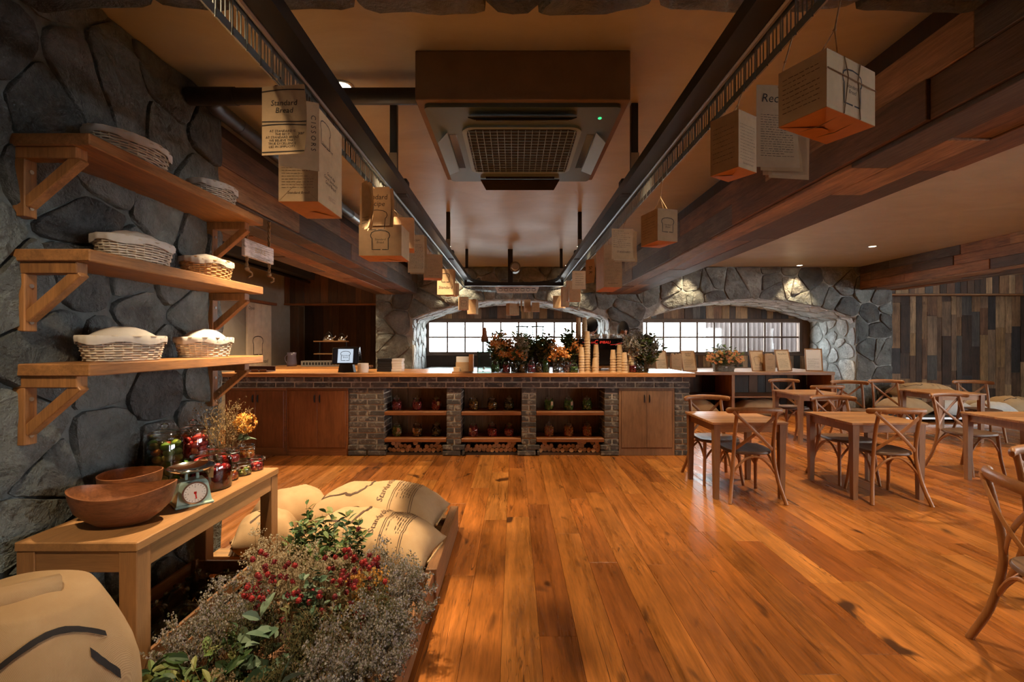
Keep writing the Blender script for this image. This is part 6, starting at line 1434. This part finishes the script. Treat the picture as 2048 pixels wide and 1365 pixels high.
# group over the counter floor, west side
bag('wide hanging carton with a loaf outline in the paper cluster', (-0.80,2.82,1.952), 0.255, 0.20, 0.185, 0.0, 'logo', '', 'carton', 'hanging_carton', 'kraft_d')
bag('hanging carton with orange flaps half hidden behind the recipe sheets', (-0.735,3.05,2.05), 0.13, 0.16, 0.20, 0.2, '', '', 'carton', 'hanging_carton', 'kraft_d')
sheets('hanging sheet lettered Standard Recipe above the wide carton', (-0.815,2.66,2.115), 0.18, 0.225, -0.10, [move2d(text2d('Standard\nRecipe', 0.040), 0.0, 0.15), move2d(stroke2d(loaf(0.12), 0.004), 0.01, 0.035)], 2, ('kraft','kraft_d'))
sheets('narrow twisted kraft strips hanging before the Standard Recipe sheet', (-0.835,2.54,2.075), 0.06, 0.255, -0.75, [move2d(lines2d(0.05,0.05,3,0.003), 0, 0.04)], 3, ('kraft','kraft_l'), 0.02)
sheets('long hanging list of ruled lines with a stamped foot', (-0.775,3.60,1.985), 0.128, 0.30, 0.05, [move2d(lines2d(0.11,0.20,18,0.0022,1.0,False), 0, 0.13), move2d(text2d('RECEIPT', 0.018, 0), 0, 0.255)], 2, ('kraft_l','kraft_d'))
bag('small dim hanging carton next to the ruled list', (-0.77,4.32,2.035), 0.165, 0.16, 0.22, 0.25, 'text', '', 'carton', 'hanging_carton', 'kraft_d')
sheets('hanging sheet with a loaf drawing lettered Standard, far along the rail', (-0.80,5.30,1.99), 0.19, 0.30, 0.0, [move2d(stroke2d(loaf(0.10), 0.006), 0, 0.20), move2d(text2d('Standard', 0.045), 0, 0.085)], 2, ('kraft','kraft_d'))
bag('small hanging carton below the far loaf sheet', (-0.78,5.72,2.02), 0.15, 0.16, 0.15, 0.3, '', '', 'carton', 'hanging_carton', 'kraft_d')
bag('hanging carton with a small loaf mark at the curve of the rail', (-0.80,7.20,1.95), 0.15, 0.15, 0.20, 0.2, 'logo', '', 'carton', 'hanging_carton', 'kraft')
bag('plain hanging bag at the curve of the rail', (-0.69,7.62,1.91), 0.15, 0.14, 0.24, -0.2, '', '', 'paper bag', 'hanging_bag', 'kraft_d')
bag('tilted hanging bag in the middle of the rail curve', (-0.025,8.27,1.93), 0.20, 0.13, 0.21, 0.5, 'text', '', 'paper bag', 'hanging_bag', 'kraft_d')
sheets('thin paper strip at the middle of the rail curve', (0.135,8.26,2.00), 0.03, 0.20, 0.2, None, 1, ('kraft_l',))
bag('slim lettered hanging bag at the rail curve', (0.24,8.24,1.99), 0.11, 0.09, 0.22, 0.1, 'text', '', 'paper bag', 'hanging_bag', 'kraft')
bag('small square hanging carton at the rail curve', (0.39,8.18,1.99), 0.13, 0.12, 0.16, -0.1, '', '', 'carton', 'hanging_carton', 'kraft_d')
bag('open hanging carton beside the pier, at the turn of the rail', (0.755,7.60,2.01), 0.17, 0.14, 0.20, -0.4, '', '', 'carton', 'hanging_carton', 'kraft')
bag('slim dark hanging bag, first after the turn of the rail', (0.79,7.05,1.99), 0.10, 0.13, 0.30, 0.1, '', '', 'paper bag', 'hanging_bag', 'kraft_d')
bag('slim dark hanging bag, second after the turn of the rail', (0.80,6.50,2.02), 0.10, 0.13, 0.29, 0.0, '', '', 'paper bag', 'hanging_bag', 'kraft_d')
sheets('pale hanging sheet of short scribbles over a small carton', (0.80,5.60,2.09), 0.168, 0.225, 0.0, [move2d(lines2d(0.11,0.16,6,0.004), 0.01, 0.12)], 1, ('kraft_l',))
bag('small hanging carton right below the scribbled sheet', (0.79,5.95,1.97), 0.145, 0.13, 0.20, 0.0, '', '', 'carton', 'hanging_carton', 'kraft_d')
sheets('hanging sheet seen edge on beside the tall kraft bag', (0.80,4.80,2.06), 0.10, 0.25, -0.75, [move2d(text2d('St R', 0.05, 0), 0, 0.14, -PI/2)], 1, ('kraft_d',))
bag('tall dark hanging bag with a bright orange base near the beam', (0.835,4.02,1.90), 0.155, 0.36, 0.36, 0.0, 'text', '', 'paper bag', 'hanging_bag', 'kraft_d')
sheets('hanging sheaf of kraft sheets stamped STANDARD near its foot', (0.80,3.35,2.045), 0.165, 0.225, 0.08, [move2d(lines2d(0.14,0.13,9,0.0022), 0, 0.15), move2d(text2d('STANDARD', 0.020, 0), 0.01, 0.055)], 3, ('kraft','kraft_l'))
bag('single hanging carton with a loaf outline, clear of the others', (0.815,2.56,1.985), 0.125, 0.165, 0.175, 0.28, 'logo', 'text', 'carton', 'hanging_carton', 'kraft_d')
bag('half hidden hanging carton behind the recipe sheaf', (0.80,1.66,2.045), 0.11, 0.11, 0.20, 0.55, 'text', 'text', 'carton', 'hanging_carton', 'kraft_d')
sheets('hanging sheaf of deckled sheets headed Recipe in brush script', (0.79,1.36,1.955), 0.135, 0.245, 0.06, [move2d(text2d('Recipe', 0.036), -0.005, 0.205), move2d(lines2d(0.11,0.13,18,0.0014), 0, 0.095)], 4, ('kraft_l','kraft'), 0.008)
bx = bag('nearest hanging carton, tied with cord and marked with a loaf on its pale side', (0.790,1.150,1.977), 0.21, 0.115, 0.135, math.radians(27), 'logo', 'text', 'carton', 'hanging_carton', 'kraft')
tw = MB()
for xx in (-0.035, 0.035): tw.tube([(xx,-0.059,0.135),(xx*0.6,-0.0605,0.09),(xx,-0.059,0.0),(xx,0.0,-0.008),(xx,0.058,0.0)], 0.0013, 5)
tw.tube([(-0.105,-0.0600,0.09),(0.105,-0.0600,0.085)], 0.0013, 5); tw.build('cord', M['rope'], bx)
# small rope hung sign
sn = thing('rope_sign', 'weathered wooden sign hung on knotted ropes beside the shelves', 'sign', (-1.985, 3.535, 2.135))
sb = MB().cbox(-0.014,0.014,-0.20,0.20,-0.065,0.065,0.004).build('sign_board', M['grey_wood'], sn)
decal(sb, [text2d('BAKE', 0.062, 0)], plane_fn((0.014,0,0), (0,1,0), (0,0,1)), plain('pale_paint', (0.62,0.52,0.34), 0.7), 'lettering')
for s in (-1,1):
    m = MB(); pts = [(0.0,s*0.155,BZ-2.135-0.015),(0.0,s*0.155,-0.14)]
    for q in range(2):
        m.tube([Vector((0.006*math.cos(k*0.9+q*PI), s*0.155+0.006*math.sin(k*0.9+q*PI), lerp(BZ-2.135-0.012,-0.15,k/34))) for k in range(35)], 0.007, 5)
    m.ball((0,s*0.155,-0.155), 0.020, 1,1,0.9,8,6).tube([(0,s*0.155,-0.16),(0.02,s*0.155+0.03,-0.18),(0.01,s*0.155+0.045,-0.20),(0,s*0.155+0.02,-0.215)], 0.008, 6); m.build('rope', M['rope'], sn, True)
decal(bpy.data.objects['door_1'], [move2d(stroke2d(loaf(0.34), 0.016), 0.33, 1.38), move2d(text2d('Standard Bread', 0.10), 0.36, 1.08), move2d(text2d('Open', 0.09), 0.12, 2.06)], lambda a,b: Vector((0.0375, a, b)), M['ink'], 'lettering')

# ---------------------------------------------------------------- two baristas behind the machine
def skin_mesh(name, joints, edges, root, mat, sub=2):
    me = bpy.data.meshes.new(name); me.from_pydata([j[0] for j in joints], edges, []); o = bpy.data.objects.new(name, me); C.objects.link(o)
    md = o.modifiers.new('skin', 'SKIN'); md.use_smooth_shade = True
    for i, j in enumerate(joints):
        r = j[1]; me.skin_vertices[0].data[i].radius = r if isinstance(r, tuple) else (r, r)
    me.skin_vertices[0].data[root].use_root = True
    o.modifiers.new('sub', 'SUBSURF').levels = sub
    dg_ = bpy.context.evaluated_depsgraph_get(); m2 = bpy.data.meshes.new_from_object(o.evaluated_get(dg_)); bpy.data.objects.remove(o)
    m2.materials.clear(); m2.materials.append(mat); m2.polygons.foreach_set('use_smooth', [True]*len(m2.polygons)); return m2
def person(loc, rz, label, shirt, lean, headturn, tilt, fringe=0.22):
    t = thing('person', label, 'person', loc, rz); hz = 1.50
    J = [((0,0,0.95),(0.15,0.11)),((0,lean*0.3,1.15),(0.14,0.10)),((0,lean*0.7,1.33),(0.165,0.105)),((0,lean,1.45),(0.10,0.08)),((0,lean*1.1,hz),(0.055,0.055)),((0,lean*1.2,hz+0.05),(0.05,0.05)),
         ((-0.18,lean*0.9,1.40),0.062),((-0.24,lean+0.06,1.15),0.048),((-0.17,lean+0.28,1.10),0.036),((0.18,lean*0.9,1.40),0.062),((0.24,lean+0.06,1.15),0.048),((0.17,lean+0.28,1.10),0.036),
         ((-0.10,0,0.88),(0.10,0.10)),((-0.11,0.02,0.48),0.065),((-0.11,-0.01,0.09),0.045),((-0.11,0.12,0.035),0.035),((0.10,0,0.88),(0.10,0.10)),((0.11,0.02,0.48),0.065),((0.11,-0.01,0.09),0.045),((0.11,0.12,0.035),0.035)]
    E = [(0,1),(1,2),(2,3),(3,4),(4,5),(2,6),(6,7),(7,8),(2,9),(9,10),(10,11),(0,12),(12,13),(13,14),(14,15),(0,16),(16,17),(17,18),(18,19)]
    me = skin_mesh('body', J, E, 0, shirt); me.materials.append(M['skin'])
    for p in me.polygons:
        c = p.center
        if c.z > hz-0.015 or (abs(c.x) > 0.1 and c.y > lean+0.14 and c.z > 0.95): p.material_index = 1
    obj('body', me, t)
    h = obj('head', None, t, (0, lean*1.25+0.01, hz+0.135), (tilt, 0, headturn)); h.empty_display_size = 0.02
    vs = []; n, m_ = 24, 16
    for j in range(m_+1):
        a = -PI/2+PI*j/m_
        for i in range(n):
            q = 2*PI*i/n; x, y, z = math.cos(a)*math.cos(q), math.cos(a)*math.sin(q), math.sin(a); k = 0.80 if z < -0.2 else 1.0
            w = 0.074*(1-0.22*max(0,-z-0.1)); d = 0.094*(1-0.15*max(0,-z)*(y < 0)); vs.append((w*x, d*y+0.010*max(0,-z), 0.118*z))
    MB().add(vs, [(j*n+i, j*n+(i+1)%n, (j+1)*n+(i+1)%n, (j+1)*n+i) for j in range(m_) for i in range(n)]).build('skull', M['skin'], h, True, fix=False)
    MB().add([(0,0.088,0.028),(-0.015,0.090,-0.024),(0.015,0.090,-0.024),(0,0.116,-0.020),(0,0.098,-0.032)], [(0,1,3),(0,3,2),(1,4,3),(3,4,2)]).build('nose', M['skin'], h, True, fix=False)
    for s in (-1,1):
        MB().ball((s*0.030,0.079,0.012), 0.012, 1,0.7,0.6).build('eye', M['white'], h, True); MB().ball((s*0.030,0.0865,0.012), 0.0055, 1,0.6,1).build('pupil', M['hair'], h, True)
        MB().tube([(s*0.014,0.087,0.032),(s*0.030,0.086,0.037),(s*0.048,0.076,0.033)], 0.0035, 5).build('eyebrow', M['hair'], h, True)
        MB().ball((s*0.076,-0.005,-0.002), 0.026, 0.4,0.65,1.1).build('ear', M['skin'], h, True)
    MB().tube([(-0.022,0.084,-0.058),(0,0.090,-0.056),(0.022,0.084,-0.058)], [0.003,0.006,0.003], 6).build('mouth', plain('lips', (0.40,0.16,0.13), 0.5), h, True)
    vs = []; fs = []
    for j in range(13):
        a = PI/2*1.0-(PI/2+0.72)*j/12
        for i in range(32):
            q = 2*PI*i/32; f_ = clampf((math.sin(q)-0.45)/0.35, 0, 1); lim = lerp(-0.72+0.25*max(0,math.sin(q)+0.3), fringe, f_*f_*(3-2*f_))+0.09*math.sin(q*11)*math.sin(q*4+1); aa = max(a, lim); k = (1.16 if fringe > 0.15 else 1.22)+0.10*noise.noise((math.cos(q)*3,math.sin(q)*3,aa*3))+0.02*math.sin(q*16+aa*4)
            vs.append((0.076*k*math.cos(aa)*math.cos(q), 0.097*k*math.cos(aa)*math.sin(q)-0.004, 0.120*k*math.sin(aa)))
    MB().add(vs, [(j*32+i,(j+1)*32+i,(j+1)*32+(i+1)%32,j*32+(i+1)%32) for j in range(12) for i in range(32)]).build('hair', M['hair'], h, True, fix=False)
    MB().cbox(-0.13,0.13,0.105,0.125,0.55,1.22,0.008).build('apron', M['apron'], t)
person((1.19,7.15,0.05), math.radians(-60), 'barista seen from behind with short dark hair beside the cup stack', M['shirt'], 0.02, -0.2, -0.15)
person((1.80,7.50,0.0), math.radians(165), 'barista with a dark fringe looking down over the coffee machine', M['shirt'], 0.06, 0.25, -0.2, 0.13)
